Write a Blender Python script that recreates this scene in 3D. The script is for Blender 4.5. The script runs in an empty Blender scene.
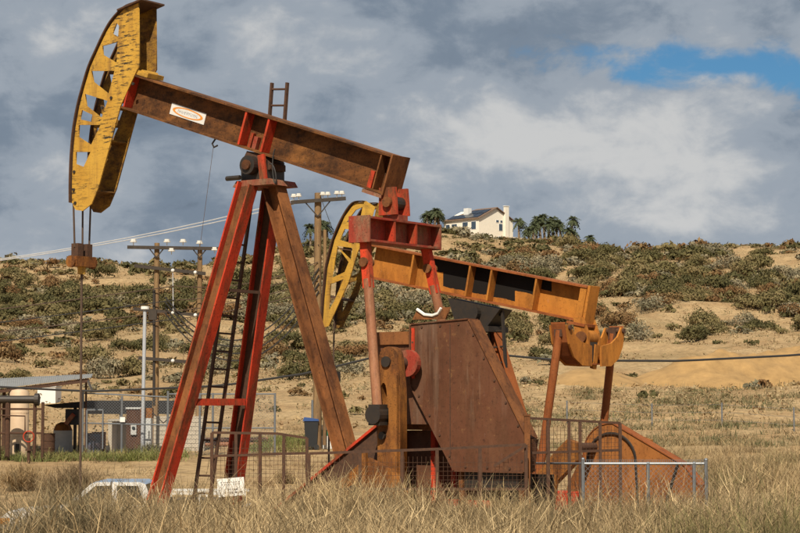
import bpy, math, random
import numpy as np
from mathutils import Vector, Matrix

# ------------------------------------------------------------------ camera / world / sun
scn = bpy.context.scene
col = scn.collection
F, CX, CY, HC = 1889.0, 400.0, 266.5, 3.4          # photo focal in px, centre, camera height
PITCH = math.atan((400 - CY) / F)
cam_d = bpy.data.cameras.new('camera'); cam = bpy.data.objects.new('camera', cam_d); col.objects.link(cam)
cam.location = (0, 0, HC); cam.rotation_euler = (math.pi/2 + PITCH, 0, 0)
cam_d.sensor_width = 36; cam_d.lens = 36 * F / 800; cam_d.clip_start = .1; cam_d.clip_end = 6000
scn.camera = cam

SUN_EL, SUN_AZ = math.radians(47), math.radians(8)      # azimuth: left of straight behind the camera
sdir = Vector((-math.sin(SUN_AZ)*math.cos(SUN_EL), -math.cos(SUN_AZ)*math.cos(SUN_EL), math.sin(SUN_EL)))
sd = bpy.data.lights.new('sun', 'SUN'); sd.energy = 5.0; sd.angle = math.radians(.5); sd.color = (1, .89, .72)
so = bpy.data.objects.new('sun', sd); col.objects.link(so)
so.rotation_euler = sdir.to_track_quat('Z', 'Y').to_euler(); so.location = (-20, -20, 40)

world = bpy.data.worlds.new('World'); scn.world = world; world.use_nodes = True
nt = world.node_tree; N = nt.nodes; LK = nt.links; N.clear()
def wn(t, **k):
    n = N.new(t)
    for a, b in k.items(): setattr(n, a, b)
    return n
def wmath(op, a, b=None, clamp=False):
    n = wn('ShaderNodeMath', operation=op, use_clamp=clamp)
    for i, v in enumerate((a, b)):
        if v is None: continue
        if isinstance(v, (int, float)): n.inputs[i].default_value = v
        else: LK.new(v, n.inputs[i])
    return n.outputs[0]
SKY_S = .09
sky = wn('ShaderNodeTexSky', sky_type='NISHITA', sun_disc=False)
sky.sun_elevation = SUN_EL; sky.sun_rotation = math.pi + SUN_AZ; sky.altitude = 300
tc = wn('ShaderNodeTexCoord'); sep = wn('ShaderNodeSeparateXYZ'); LK.new(tc.outputs['Generated'], sep.inputs[0])
def wnoise(scale, detail, rough, off, zs=2.0, dist=0.0):
    mp = wn('ShaderNodeMapping'); mp.inputs['Scale'].default_value = (1, 1, zs); mp.inputs['Location'].default_value = off
    LK.new(tc.outputs['Generated'], mp.inputs[0])
    n = wn('ShaderNodeTexNoise'); n.inputs['Scale'].default_value = scale; n.inputs['Detail'].default_value = detail
    n.inputs['Roughness'].default_value = rough; n.inputs['Distortion'].default_value = dist
    LK.new(mp.outputs[0], n.inputs['Vector']); return n.outputs['Fac']
def wramp(fac, stops):
    r = wn('ShaderNodeValToRGB'); LK.new(fac, r.inputs[0]); cr = r.color_ramp; cr.interpolation = 'EASE'
    cr.elements[0].position, cr.elements[0].color = stops[0][0], (*stops[0][1], 1)
    cr.elements[1].position, cr.elements[1].color = stops[-1][0], (*stops[-1][1], 1)
    for p, c in stops[1:-1]: cr.elements.new(p).color = (*c, 1)
    return r.outputs[0]
OFFB = (3.5, 11.0, 14.1); OFFA = (13.5, 7.5, 8.8)
nA = wnoise(9, 9, .53, OFFA, 1.7, .25)          # cloud body
nB = wnoise(4.2, 6, .55, OFFB, 2.3)            # large light / dark masses
nC = wnoise(26, 7, .6, (1.3, 8.2, 2.6), 1.5, .3)          # fine billows
# an opening in the cloud cover, drawn out along the horizon, with ragged edges
gx = wmath('DIVIDE', wmath('SUBTRACT', sep.outputs['X'], .17), .105)
gz = wmath('DIVIDE', wmath('SUBTRACT', wmath('ADD', sep.outputs['Z'], wmath('MULTIPLY', sep.outputs['X'], .085)), .187), .0165)
gd = wmath('SQRT', wmath('ADD', wmath('MULTIPLY', gx, gx), wmath('MULTIPLY', gz, gz)))
gd = wmath('ADD', gd, wmath('MULTIPLY', wmath('SUBTRACT', nA, .5), 3.0))
gd = wmath('ADD', gd, wmath('MULTIPLY', wmath('SUBTRACT', nC, .5), 2.2))
gap = wramp(gd, [(.35, (1, 1, 1)), (1.0, (0, 0, 0))])
gap2 = wramp(nA, [(.70, (0, 0, 0)), (.80, (.8, .8, .8))])
gapm = wmath('MAXIMUM', gap, gap2)
mixn = wmath('ADD', wmath('MULTIPLY', nB, .42), wmath('MULTIPLY', nA, .36))
mixn = wmath('ADD', mixn, wmath('MULTIPLY', nC, .22))
k = 1 / SKY_S
def kc(r, g, b): return (r*k, g*k, b*k)
ccol = wramp(mixn, [(.38, (.100, .130, .172)), (.455, (.170, .214, .272)), (.53, (.285, .325, .375)), (.62, (.51, .515, .515))])
cm = wn('ShaderNodeMixRGB', blend_type='MULTIPLY'); cm.inputs[0].default_value = 1; LK.new(ccol, cm.inputs[1]); cm.inputs[2].default_value = (k, k, k, 1)
sm = wn('ShaderNodeMixRGB', blend_type='MULTIPLY'); sm.inputs[0].default_value = 1; LK.new(sky.outputs[0], sm.inputs[1]); sm.inputs[2].default_value = (.32, .58, .74, 1)
mx = wn('ShaderNodeMixRGB'); LK.new(gapm, mx.inputs[0]); LK.new(cm.outputs[0], mx.inputs[1]); LK.new(sm.outputs[0], mx.inputs[2])
bg = wn('ShaderNodeBackground'); bg.inputs['Strength'].default_value = SKY_S; LK.new(mx.outputs[0], bg.inputs[0])
wo = wn('ShaderNodeOutputWorld'); LK.new(bg.outputs[0], wo.inputs[0])

scn.view_settings.view_transform = 'Standard'; scn.view_settings.look = 'None'
scn.view_settings.exposure = 0.18; scn.view_settings.gamma = 1; scn.view_settings.use_curve_mapping = False
scn.cycles.max_bounces = 5; scn.cycles.diffuse_bounces = 2; scn.cycles.glossy_bounces = 2; scn.cycles.transparent_max_bounces = 6

random.seed(7); RNG = np.random.default_rng(11)

# ------------------------------------------------------------------ pixel -> place helpers
def ray(px, py):
    x = (px - CX)/F; z = -(py - CY)/F
    return (x, math.cos(PITCH) - z*math.sin(PITCH), math.sin(PITCH) + z*math.cos(PITCH))
def at(px, py, Y):
    r = ray(px, py); q = Y/r[1]; return Vector((r[0]*q, Y, HC + r[2]*q))

# ------------------------------------------------------------------ mesh builder
class MB:
    def __init__(s): s.v = []; s.f = []
    def add(s, vs, fs):
        o = len(s.v); s.v += [tuple(p) for p in vs]; s.f += [tuple(o+i for i in f) for f in fs]; return s
    def box(s, c, h, ax=None):
        c = Vector(c); ax = ax or (Vector((1,0,0)), Vector((0,1,0)), Vector((0,0,1)))
        vs = [c + ax[0]*h[0]*i + ax[1]*h[1]*j + ax[2]*h[2]*l for i in (-1,1) for j in (-1,1) for l in (-1,1)]
        return s.add(vs, [(0,1,3,2),(4,6,7,5),(0,4,5,1),(2,3,7,6),(0,2,6,4),(1,5,7,3)])
    def b2(s, x0, x1, y0, y1, z0, z1):
        return s.box(((x0+x1)/2,(y0+y1)/2,(z0+z1)/2), (abs(x1-x0)/2,abs(y1-y0)/2,abs(z1-z0)/2))
    def bar(s, p0, p1, a, b, side=(0,1,0)):
        """rectangular bar; a = full size along 'side' (made square to the axis), b = the other"""
        p0, p1 = Vector(p0), Vector(p1); d = (p1-p0); L = d.length; d.normalize()
        sv = Vector(side); sv = (sv - d*sv.dot(d)).normalized(); t = d.cross(sv)
        return s.box((p0+p1)/2, (L/2, a/2, b/2), (d, sv, t))
    def ibeam(s, p0, p1, nf, depth, fw, tf, tw, parts='fw'):
        p0, p1 = Vector(p0), Vector(p1); d = (p1-p0); L = d.length; d.normalize()
        n = Vector(nf); n = (n - d*n.dot(d)).normalized(); t = d.cross(n); c = (p0+p1)/2
        if 'f' in parts:
            for g in (-1, 1): s.box(c + n*g*(depth/2-tf/2), (L/2, tf/2, fw/2), (d, n, t))
        if 'w' in parts: s.box(c, (L/2, depth/2-tf-.001, tw/2), (d, n, t))
        return s
    def prism(s, poly, v0, v1):
        """poly of (x, z) extruded along y"""
        n = len(poly); vs = [(p[0], v0, p[1]) for p in poly] + [(p[0], v1, p[1]) for p in poly]
        fs = [tuple(range(n)), tuple(range(2*n-1, n-1, -1))] + [(i, (i+1) % n, n+(i+1) % n, n+i) for i in range(n)]
        return s.add(vs, fs)
    def tube(s, p0, p1, r0, r1=None, n=12, cap=True):
        return s.path([p0, p1], [r0, r0 if r1 is None else r1], n, cap)
    def path(s, pts, r, n=8, cap=True):
        pts = [Vector(p) for p in pts]; m = len(pts)
        if not hasattr(r, '__len__'): r = [r]*m
        up = None; vs = []; fs = []
        for i, p in enumerate(pts):
            d = (pts[min(i+1, m-1)] - pts[max(i-1, 0)]).normalized()
            if up is None:
                up = Vector((0,0,1)) if abs(d.z) < .9 else Vector((1,0,0))
            up = (up - d*up.dot(d)).normalized(); t = d.cross(up)
            for q in range(n):
                a = 2*math.pi*q/n; vs.append(p + up*math.cos(a)*r[i] + t*math.sin(a)*r[i])
        for i in range(m-1):
            for q in range(n): fs.append((i*n+q, i*n+(q+1) % n, (i+1)*n+(q+1) % n, (i+1)*n+q))
        if cap: fs += [tuple(range(n-1, -1, -1)), tuple((m-1)*n+q for q in range(n))]
        return s.add(vs, fs)
    def disc(s, c, axis, r, h, n=20):
        c = Vector(c); a = Vector(axis).normalized(); return s.tube(c - a*h/2, c + a*h/2, r, r, n)
    def ball(s, c, r, n=8, m=5, sc=(1,1,1)):
        vs = [(c[0], c[1], c[2]+r*sc[2])]; fs = []
        for i in range(1, m):
            a = math.pi*i/m
            for q in range(n):
                b = 2*math.pi*q/n; vs.append((c[0]+r*sc[0]*math.sin(a)*math.cos(b), c[1]+r*sc[1]*math.sin(a)*math.sin(b), c[2]+r*sc[2]*math.cos(a)))
        vs.append((c[0], c[1], c[2]-r*sc[2])); L = len(vs)-1
        for q in range(n):
            fs.append((0, 1+q, 1+(q+1) % n)); fs.append((L, L-n+(q+1) % n, L-n+q))
            for i in range(m-2): fs.append((1+i*n+q, 1+(i+1)*n+q, 1+(i+1)*n+(q+1) % n, 1+i*n+(q+1) % n))
        return s.add(vs, fs)
    def mesh(s, name, mat, smooth=False):
        me = bpy.data.meshes.new(name); me.from_pydata(s.v, [], s.f); me.materials.append(mat)
        if smooth:
            me.polygons.foreach_set('use_smooth', [True]*len(me.polygons)); me.set_sharp_from_angle(angle=math.radians(40))
        me.update(); return me
    def build(s, name, mat, parent=None, smooth=False, loc=None):
        o = bpy.data.objects.new(name, s.mesh(name, mat, smooth)); col.objects.link(o)
        if parent: o.parent = parent
        if loc is not None: o.location = loc
        return o

def tag(o, label=None, cat=None, group=None, kind=None):
    if label: o['label'] = label
    if cat: o['category'] = cat
    if group: o['group'] = group
    if kind: o['kind'] = kind
    return o
def empty(name, loc, rz=0, **k):
    o = bpy.data.objects.new(name, None); col.objects.link(o); o.location = loc; o.rotation_euler = (0, 0, rz)
    o.empty_display_size = .3; return tag(o, **k)
def plate(name, outer, holes, v0, v1, mat, parent):
    """flat plate of (x, z) outline with openings, between y = v0 and v1"""
    cu = bpy.data.curves.new('plate', 'CURVE'); cu.dimensions = '2D'; cu.fill_mode = 'BOTH'; cu.extrude = abs(v1-v0)/2
    for poly in [outer] + holes:
        sp = cu.splines.new('POLY'); sp.points.add(len(poly)-1); sp.use_cyclic_u = True
        for p, q in zip(sp.points, poly): p.co = (q[0], q[1], 0, 1)
    ob = bpy.data.objects.new('plate', cu); me = bpy.data.meshes.new_from_object(ob)
    bpy.data.objects.remove(ob); bpy.data.curves.remove(cu)
    for v in me.vertices:
        x, y, z = v.co; v.co = (x, (v0+v1)/2 + z, y)
    me.flip_normals(); me.materials.clear(); me.materials.append(mat)
    o = bpy.data.objects.new(name, me); col.objects.link(o); o.parent = parent; return o
def arc(cx, cz, r, a0, a1, n=10):
    return [(cx + r*math.cos(math.radians(a0+(a1-a0)*i/n)), cz + r*math.sin(math.radians(a0+(a1-a0)*i/n))) for i in range(n+1)]

# ------------------------------------------------------------------ materials
def newmat(name):
    m = bpy.data.materials.new(name); m.use_nodes = True; t = m.node_tree
    return m, t, t.nodes, t.links, t.nodes['Principled BSDF']
def nz(t, scale, detail=5, rough=.6, stretch=(1,1,1), off=(0,0,0), coord='Object', dist=0):
    tc = t.nodes.new('ShaderNodeTexCoord'); mp = t.nodes.new('ShaderNodeMapping'); n = t.nodes.new('ShaderNodeTexNoise')
    mp.inputs['Scale'].default_value = stretch; mp.inputs['Location'].default_value = off
    n.inputs['Scale'].default_value = scale; n.inputs['Detail'].default_value = detail; n.inputs['Roughness'].default_value = rough
    n.inputs['Distortion'].default_value = dist
    t.links.new(tc.outputs[coord], mp.inputs[0]); t.links.new(mp.outputs[0], n.inputs['Vector']); return n.outputs['Fac']
def ramp(t, fac, stops):
    r = t.nodes.new('ShaderNodeValToRGB'); t.links.new(fac, r.inputs[0]); cr = r.color_ramp
    cr.elements[0].position, cr.elements[0].color = stops[0][0], (*stops[0][1], 1)
    cr.elements[1].position, cr.elements[1].color = stops[-1][0], (*stops[-1][1], 1)
    for p, c in stops[1:-1]: cr.elements.new(p).color = (*c, 1)
    return r.outputs[0]
def mixc(t, fac, a, b, mode='MIX'):
    m = t.nodes.new('ShaderNodeMixRGB'); m.blend_type = mode
    for i, x in ((0, fac), (1, a), (2, b)):
        if isinstance(x, (int, float)): m.inputs[i].default_value = x
        elif isinstance(x, tuple): m.inputs[i].default_value = (*x, 1)
        else: t.links.new(x, m.inputs[i])
    return m.outputs[0]
def bw(a): return (a, a, a)
def bump(t, bs, h, strength=.3, dist=.02):
    b = t.nodes.new('ShaderNodeBump'); b.inputs['Strength'].default_value = strength; b.inputs['Distance'].default_value = dist
    t.links.new(h, b.inputs['Height']); t.links.new(b.outputs[0], bs.inputs['Normal'])
def rust(name, paint, rust_a, rust_b, lo=.45, hi=.6, scale=1.6, streak=(1,1,.25), rough=.75, spots=.5, dark=(.012,.008,.006), paint2=None, off=(0,0,0)):
    """worn paint over rusted steel: patches, runs, fine dark scale"""
    m, t, n, l, b = newmat(name)
    a = nz(t, scale, 8, .68, streak, off); c = nz(t, scale*5, 6, .7, (1,1,.5), (3,1,2)); d = nz(t, scale*16, 4, .7, (1,1,1), (5,2,1))
    big = nz(t, scale*.45, 4, .6, (1,1,.6), (9,4,7))
    p = mixc(t, ramp(t, big, [(.35, bw(0)), (.65, bw(1))]), paint, paint2 or tuple(x*.72 for x in paint))
    r = mixc(t, ramp(t, c, [(.35, bw(0)), (.65, bw(1))]), rust_a, rust_b)
    x = mixc(t, ramp(t, a, [(lo, bw(0)), (hi, bw(1))]), p, r)
    x = mixc(t, ramp(t, d, [(.56, bw(0)), (.66, bw(spots))]), x, dark)
    wv = nz(t, scale*3.1, 7, .72, (streak[0]*1.0, 1, streak[2]*1.0), (11, 3, 5)); x = mixc(t, ramp(t, wv, [(.36, bw(.42)), (.50, bw(0))]), x, tuple(q*.42 for q in rust_b), 'MIX')
    ch = nz(t, scale*7.3, 6, .7, (1, 1, .6), (2, 9, 4)); x = mixc(t, ramp(t, ch, [(.62, bw(0)), (.70, bw(.38))]), x, tuple(min(1, q*1.5+.06) for q in rust_a))
    l.new(x, b.inputs['Base Color']); b.inputs['Roughness'].default_value = rough; b.inputs['Specular IOR Level'].default_value = .18
    bump(t, b, c, .4, .012); return m
def plain(name, c, rough=.7, var=.25, scale=6, metallic=0, c2=None, stretch=(1,1,1), bs=.15):
    m, t, n, l, b = newmat(name)
    f = nz(t, scale, 6, .65, stretch)
    l.new(mixc(t, ramp(t, f, [(.3, bw(0)), (.7, bw(1))]), tuple(x*(1-var) for x in c) if c2 is None else c2, c), b.inputs['Base Color'])
    b.inputs['Roughness'].default_value = rough; b.inputs['Metallic'].default_value = metallic
    bump(t, b, f, bs, .01); return m

RED, RED2 = (.58, .058, .020), (.30, .035, .02)
M = {}
M['red'] = rust('red_paint', RED, (.22, .075, .03), (.11, .04, .02), .47, .62, 1.8, spots=.6, paint2=(.48, .045, .022))
M['red_worn'] = rust('worn_red_paint', (.34, .05, .03), (.28, .17, .10), (.16, .08, .045), .42, .62, 1.8, (1,1,.4), spots=.6)
M['rust_beam'] = rust('rusted_beam', (.27, .115, .034), (.10, .042, .016), (.035, .018, .011), .40, .60, 2.0, (.45,1,1), spots=.85, paint2=(.17, .066, .022))
M['rust_leg'] = rust('rusted_leg', (.29, .115, .040), (.15, .058, .023), (.075, .032, .016), .40, .58, 1.2, (1,1,.5), spots=.5)
def guard_mat():
    m = rust('guard_sheet', (.145, .058, .030), (.100, .040, .021), (.17, .082, .043), .40, .66, 1.1, (1,1,.4), rough=.62, spots=.35, paint2=(.105, .042, .023))
    t = m.node_tree; b = t.nodes['Principled BSDF']; old = b.inputs['Base Color'].links[0].from_socket
    st_ = nz(t, 3.4, 5, .6, (1, 1, .07), (2, 5, 1)); pa = nz(t, .8, 3, .5, (1, 1, .6), (6, 1, 3)); bl = nz(t, 5.5, 6, .75, (1, 1, 1), (1, 7, 3))
    f = mixc(t, 1.0, ramp(t, st_, [(.54, bw(0)), (.70, bw(.55))]), ramp(t, pa, [(.42, bw(0)), (.60, bw(1))]), 'MULTIPLY')
    x = mixc(t, f, old, (.30, .22, .16))                       # chalky runs down the sheet
    x = mixc(t, ramp(t, bl, [(.60, bw(0)), (.68, bw(.6))]), x, (.24, .125, .05))
    x = mixc(t, ramp(t, nz(t, 9, 5, .7, (1, 1, .5), (8, 8, 2)), [(.62, bw(0)), (.70, bw(.75))]), x, (.045, .022, .015))
    run = nz(t, 7, 5, .6, (1, 1, .05), (4, 4, 8)); x = mixc(t, ramp(t, run, [(.58, bw(0)), (.70, bw(.55))]), x, (.05, .024, .015))
    t.links.new(x, b.inputs['Base Color'])
    b1 = b.inputs['Normal'].links[0].from_node; b2 = t.nodes.new('ShaderNodeBump'); b2.inputs['Strength'].default_value = .6; b2.inputs['Distance'].default_value = .08
    t.links.new(nz(t, 1.3, 3, .5, (1, 1, 1), (3, 3, 3)), b2.inputs['Height']); t.links.new(b2.outputs[0], b1.inputs['Normal']); return m
M['guard'] = guard_mat()
M['orange'] = rust('orange_paint', (.52, .21, .036), (.27, .095, .02), (.17, .06, .018), .45, .72, 1.1, (1,1,.35), spots=.35, paint2=(.44, .16, .028))
M['orange_red'] = rust('orange_red_rust', (.36, .115, .035), (.27, .07, .02), (.15, .05, .018), .42, .65, 1.6, (1,1,.3), spots=.4)
M['crank'] = rust('crank_iron', (.36, .145, .034), (.22, .08, .022), (.09, .038, .017), .40, .58, 2.4, (1,1,.45), spots=.8)
M['dark'] = plain('greased_black', (.018, .016, .015), .55, .5, 9, c2=(.035, .024, .016))
M['rust_dark'] = plain('dark_rusted_steel', (.045, .022, .013), .85, .5, 14, c2=(.095, .042, .02))
M['rust_pipe'] = rust('pitman_tube', (.36, .17, .09), (.30, .10, .05), (.17, .07, .035), .42, .62, 2.2, (1,1,.2), rough=.55, spots=.35)
M['cable'] = plain('black_cable', (.03, .028, .027), .6)
M['steel_cable'] = plain('rusted_wire_rope', (.09, .055, .035), .6)
M['galv'] = plain('galvanised_steel', (.27, .29, .31), .45, .25, 20, .6)
M['concrete'] = plain('concrete', (.42, .38, .32), .9, .25, 5)
M['sticker'] = plain('white_sticker', (.74, .73, .70), .5, .08)
M['sticker_orange'] = plain('sticker_orange_ring', (.75, .30, .05), .5, .1)
M['sticker_grey'] = plain('sticker_grey_lettering', (.42, .44, .47), .5, .1)
M['sign_black'] = plain('sign_lettering', (.06, .05, .05), .5, .1)
M['white_paint'] = plain('white_paint', (.78, .77, .73), .5, .06)

def yellow_mat(name, crack=1.0):
    m, t, n, l, b = newmat(name)
    big = nz(t, 1.4, 5, .6); a = nz(t, 3.2, 7, .72, (1.0, 1.0, 6.5), (2, 0, 1)); e = nz(t, 1.1, 4, .6, (1,1,1), (4, 4, 4)); d = nz(t, 26, 3, .6)
    x = mixc(t, ramp(t, big, [(.35, bw(0)), (.65, bw(1))]), (.47, .25, .028), (.56, .325, .045))
    pl_ = nz(t, 2.6, 6, .7, (1, 1, 1.4), (9, 2, 6)); run = nz(t, 5, 5, .6, (1, 1, .12), (1, 6, 2))
    x = mixc(t, ramp(t, run, [(.52, bw(0)), (.70, bw(.6))]), x, (.20, .095, .025))
    x = mixc(t, ramp(t, pl_, [(.60, bw(0)), (.70, bw(.8*crack))]), x, (.06, .035, .016))
    # flaking along horizontal cracks, more of it in patches
    cr = ramp(t, a, [(.53, bw(0)), (.56, bw(1))]); pt = ramp(t, e, [(.45, bw(.16*crack)), (.58, bw(crack))])
    x = mixc(t, mixc(t, 1.0, cr, pt, 'MULTIPLY'), x, (.035, .025, .012))
    x = mixc(t, ramp(t, d, [(.62, bw(0)), (.72, bw(.7))]), x, (.12, .06, .02))
    l.new(x, b.inputs['Base Color']); b.inputs['Roughness'].default_value = .6; bump(t, b, a, .3, .01); return m
M['yellow'] = yellow_mat('flaking_yellow_paint')
M['yellow_rust_shade'] = rust('rusted_shaded_yellow', (.42, .23, .035), (.20, .10, .03), (.07, .04, .018), .38, .58, 2.0, (1, 1, 2.2), spots=.9)  # rust stains, with the near plate's shade also put into the colour
M['yellow2'] = yellow_mat('faded_yellow_paint', .55)

# ------------------------------------------------------------------ terrain
def hash2(ix, iy, s):
    h = (ix.astype(np.int64)*374761393 + iy.astype(np.int64)*668265263 + s*1442695041) & 0xffffffff
    h = ((h ^ (h >> 13))*1274126177) & 0xffffffff
    return ((h ^ (h >> 16)) & 0xffff)/65535.0
def vnoise(x, y, s=0):
    x = np.asarray(x, float); y = np.asarray(y, float)
    ix, iy = np.floor(x), np.floor(y); fx, fy = x-ix, y-iy; fx = fx*fx*(3-2*fx); fy = fy*fy*(3-2*fy)
    a, b_, c, d = hash2(ix, iy, s), hash2(ix+1, iy, s), hash2(ix, iy+1, s), hash2(ix+1, iy+1, s)
    return (a*(1-fx)+b_*fx)*(1-fy) + (c*(1-fx)+d*fx)*fy
def fbm(x, y, o=4, s=0):
    r = 0; a = .5; q = 1; tot = 0
    for i in range(o): r = r + a*vnoise(x*q, y*q, s+i*17); tot += a; a *= .5; q *= 2.03
    return r/tot
def sstep(x, a, b):
    t = np.clip((x-a)/(b-a), 0, 1); return t*t*(3-2*t)
PY = [-300, 0, 19, 22.5, 31.5, 34, 41, 46, 52, 66, 79, 90, 102, 116, 132, 160, 200, 240, 280, 320, 345, 362, 372, 400, 470, 700, 3000]
PZ = [1.2, 1.85, 1.85, 1.70, .05, 0, -.15, -.1, .2, .85, 1.2, 1.35, 1.95, 3.3, 4.9, 6.9, 10.3, 14.6, 19.6, 25.4, 28.6, 30.0, 30.3, 28.5, 20, 5, 0]
RX = [-300, -78, -66, -53, -35, -20, -4, 8, 23.5, 31, 39, 59, 78, 118, 300]
RYpx = [268, 269, 270, 273, 269, 254, 244, 238, 240, 245, 252, 254, 252, 250, 256]
RZ = [3.4 + (400-y)*.196 for y in RYpx]
def zg(X, Y):
    X = np.asarray(X, float); Y = np.asarray(Y, float)
    z = np.interp(Y, PY, PZ)
    rr = np.interp(X, RX, RZ) - 30.2
    z = z + rr*np.clip((Y-150)/220, 0, 1)**1.4*(1-sstep(Y, 420, 700))
    # right-hand side: the bank does not fall into the pump pad but runs on into the slope
    rb = sstep(X + .04*(Y-30), 5.2, 8.8)*sstep(Y, 20, 30)*(1-sstep(Y, 60, 100))
    z = z*(1-rb) + rb*np.maximum(z, 1.55 - .012*(Y-22))
    far = sstep(Y, 95, 190)*(1-sstep(Y, 500, 900))
    z = z + far*((fbm(X/38+3, Y/38, 4, 5)-.5)*5.5 + (fbm(X/9, Y/13+7, 4, 9)-.5)*2.0)*(1-.75*np.exp(-((Y-372)/22)**2))
    mid = sstep(Y, 58, 100)*(1-sstep(Y, 150, 220))
    z = z + mid*(fbm(X/7+1, Y/9, 4, 21)-.5)*.7
    z = z + (fbm(X/2.2, Y/2.2, 3, 31)-.5)*.12*(1-sstep(Y, 140, 200))
    z = z + np.clip((X-11)/12, 0, 1.6)*.75*sstep(Y, 88, 119)*(1-sstep(Y, 120, 125))
    # bulldozed spoil heaps on the terrace
    for mx_, my_, rx_, ry_, h_ in MOUNDS:
        r2 = ((X-mx_)/rx_)**2 + ((Y-my_)/ry_)**2
        z = z + h_*np.clip(1-np.sqrt(r2), 0, 1)**1.1*(.6+.8*fbm(X/1.3, Y/1.3, 4, 41))
    return z
MOUNDS = [(13.2, 130, 3.6, 5, 1.0), (21.5, 131, 5.5, 5, 1.9), (26.2, 133, 5, 5, 1.9), (32, 135, 6.5, 5, 2.7)]
def z1(x, y): return float(zg(np.array([x]), np.array([y]))[0])

def axis(parts):
    out = []
    for a, b_, n in parts: out += list(np.linspace(a, b_, n, endpoint=False))
    return np.array(out + [parts[-1][1]])
gxs = axis([(-1500, -220, 14), (-220, -90, 40), (-90, -24, 84), (-24, 24, 130), (24, 90, 84), (90, 220, 40), (220, 1500, 14)])
gys = axis([(-300, 0, 10), (0, 14, 14), (14, 60, 92), (60, 170, 130), (170, 390, 160), (390, 520, 40), (520, 3000, 20)])
GX, GY = np.meshgrid(gxs, gys); GZ = zg(GX, GY)
def grid_mesh(name, X, Y, Z):
    ny, nx = X.shape; co = np.stack([X, Y, Z], -1).reshape(-1, 3).astype(np.float32)
    i = np.arange(ny*nx).reshape(ny, nx); q = np.stack([i[:-1,:-1], i[:-1,1:], i[1:,1:], i[1:,:-1]], -1).reshape(-1).astype(np.int32)
    return np_mesh(name, co, q, 4)
def np_mesh(name, co, idx, k, tint=None, smooth=False):
    me = bpy.data.meshes.new(name); nf = len(idx)//k
    me.vertices.add(len(co)); me.vertices.foreach_set('co', co.astype(np.float32).ravel())
    me.loops.add(len(idx)); me.loops.foreach_set('vertex_index', idx.astype(np.int32))
    me.polygons.add(nf); me.polygons.foreach_set('loop_start', np.arange(0, nf*k, k, dtype=np.int32))
    me.update(calc_edges=True)
    if smooth: me.polygons.foreach_set('use_smooth', np.ones(nf, dtype=bool))
    if tint is not None:
        a = me.color_attributes.new('tint', 'FLOAT_COLOR', 'POINT')
        c = np.ones((len(co), 4), np.float32); c[:, :3] = tint; a.data.foreach_set('color', c.ravel())
    return me
m, t, n, l, b = newmat('dry_earth'); M['earth'] = m
big = nz(t, .035, 6, .6, (1,1,1)); md = nz(t, .22, 7, .62, (1,1,1), (3,8,1)); fi = nz(t, 1.6, 7, .7, (1,1,1), (1,2,3)); vf = nz(t, 11, 5, .7)
x = mixc(t, ramp(t, md, [(.36, bw(0)), (.62, bw(1))]), (.46, .325, .17), (.33, .205, .095))
x = mixc(t, ramp(t, fi, [(.46, bw(0)), (.64, bw(.7))]), x, (.17, .115, .06))
x = mixc(t, ramp(t, big, [(.52, bw(0)), (.68, bw(.55))]), x, (.22, .16, .07))
x = mixc(t, ramp(t, vf, [(.3, bw(.0)), (.75, bw(.35))]), x, (.50, .38, .23))
g2 = nz(t, .55, 6, .65, (1,1,1), (7,3,9))
x = mixc(t, ramp(t, g2, [(.56, bw(0)), (.70, bw(.55))]), x, (.095, .085, .035))
l.new(x, b.inputs['Base Color']); b.inputs['Roughness'].default_value = .95; b.inputs['Specular IOR Level'].default_value = .1
gr = nz(t, 4.5, 6, .75, (1, 1, 1), (5, 5, 5)); x2 = mixc(t, ramp(t, gr, [(.50, bw(0)), (.66, bw(.6))]), x, (.13, .09, .045)); x2 = mixc(t, ramp(t, gr, [(.30, bw(.45)), (.42, bw(0))]), x2, (.55, .43, .28)); l.new(x2, b.inputs['Base Color'])
bump(t, b, fi, .6, .25)
gm = grid_mesh('ground', GX, GY, GZ); gm.materials.append(M['earth']); gm.polygons.foreach_set('use_smooth', np.ones(len(gm.polygons), dtype=bool))
go = bpy.data.objects.new('ground', gm); col.objects.link(go); go['kind'] = 'structure'
m = plain('heap_soil', (.40, .245, .095), .95, .4, .9, bs=.3); M['heap'] = m
# spoil heaps: a skin a few centimetres above the terrace so that their own soil colour reads
for mi, (mx_, my_, rx_, ry_, h_) in enumerate(MOUNDS):
    A, B = np.meshgrid(np.linspace(-1, 1, 30), np.linspace(-1, 1, 24))
    rr_ = np.sqrt(A*A+B*B); sc_ = np.maximum(np.abs(A), np.abs(B))/np.maximum(rr_, 1e-6); A2, B2 = A*sc_*.98, B*sc_*.98
    X_, Y_ = mx_+A2*rx_, my_+B2*ry_; r_ = np.sqrt(A2**2+B2**2)
    Z_ = zg(X_, Y_) + .12*np.clip((.97-r_)/.1, -1, 1) + .05*mi*np.clip((.97-r_)/.1, 0, 1)
    me = grid_mesh('soil_mound', X_, Y_, Z_); me.materials.append(M['heap']); me.polygons.foreach_set('use_smooth', np.ones(len(me.polygons), dtype=bool))
    o = bpy.data.objects.new('soil_mound', me); col.objects.link(o); o['kind'] = 'structure'

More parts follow.
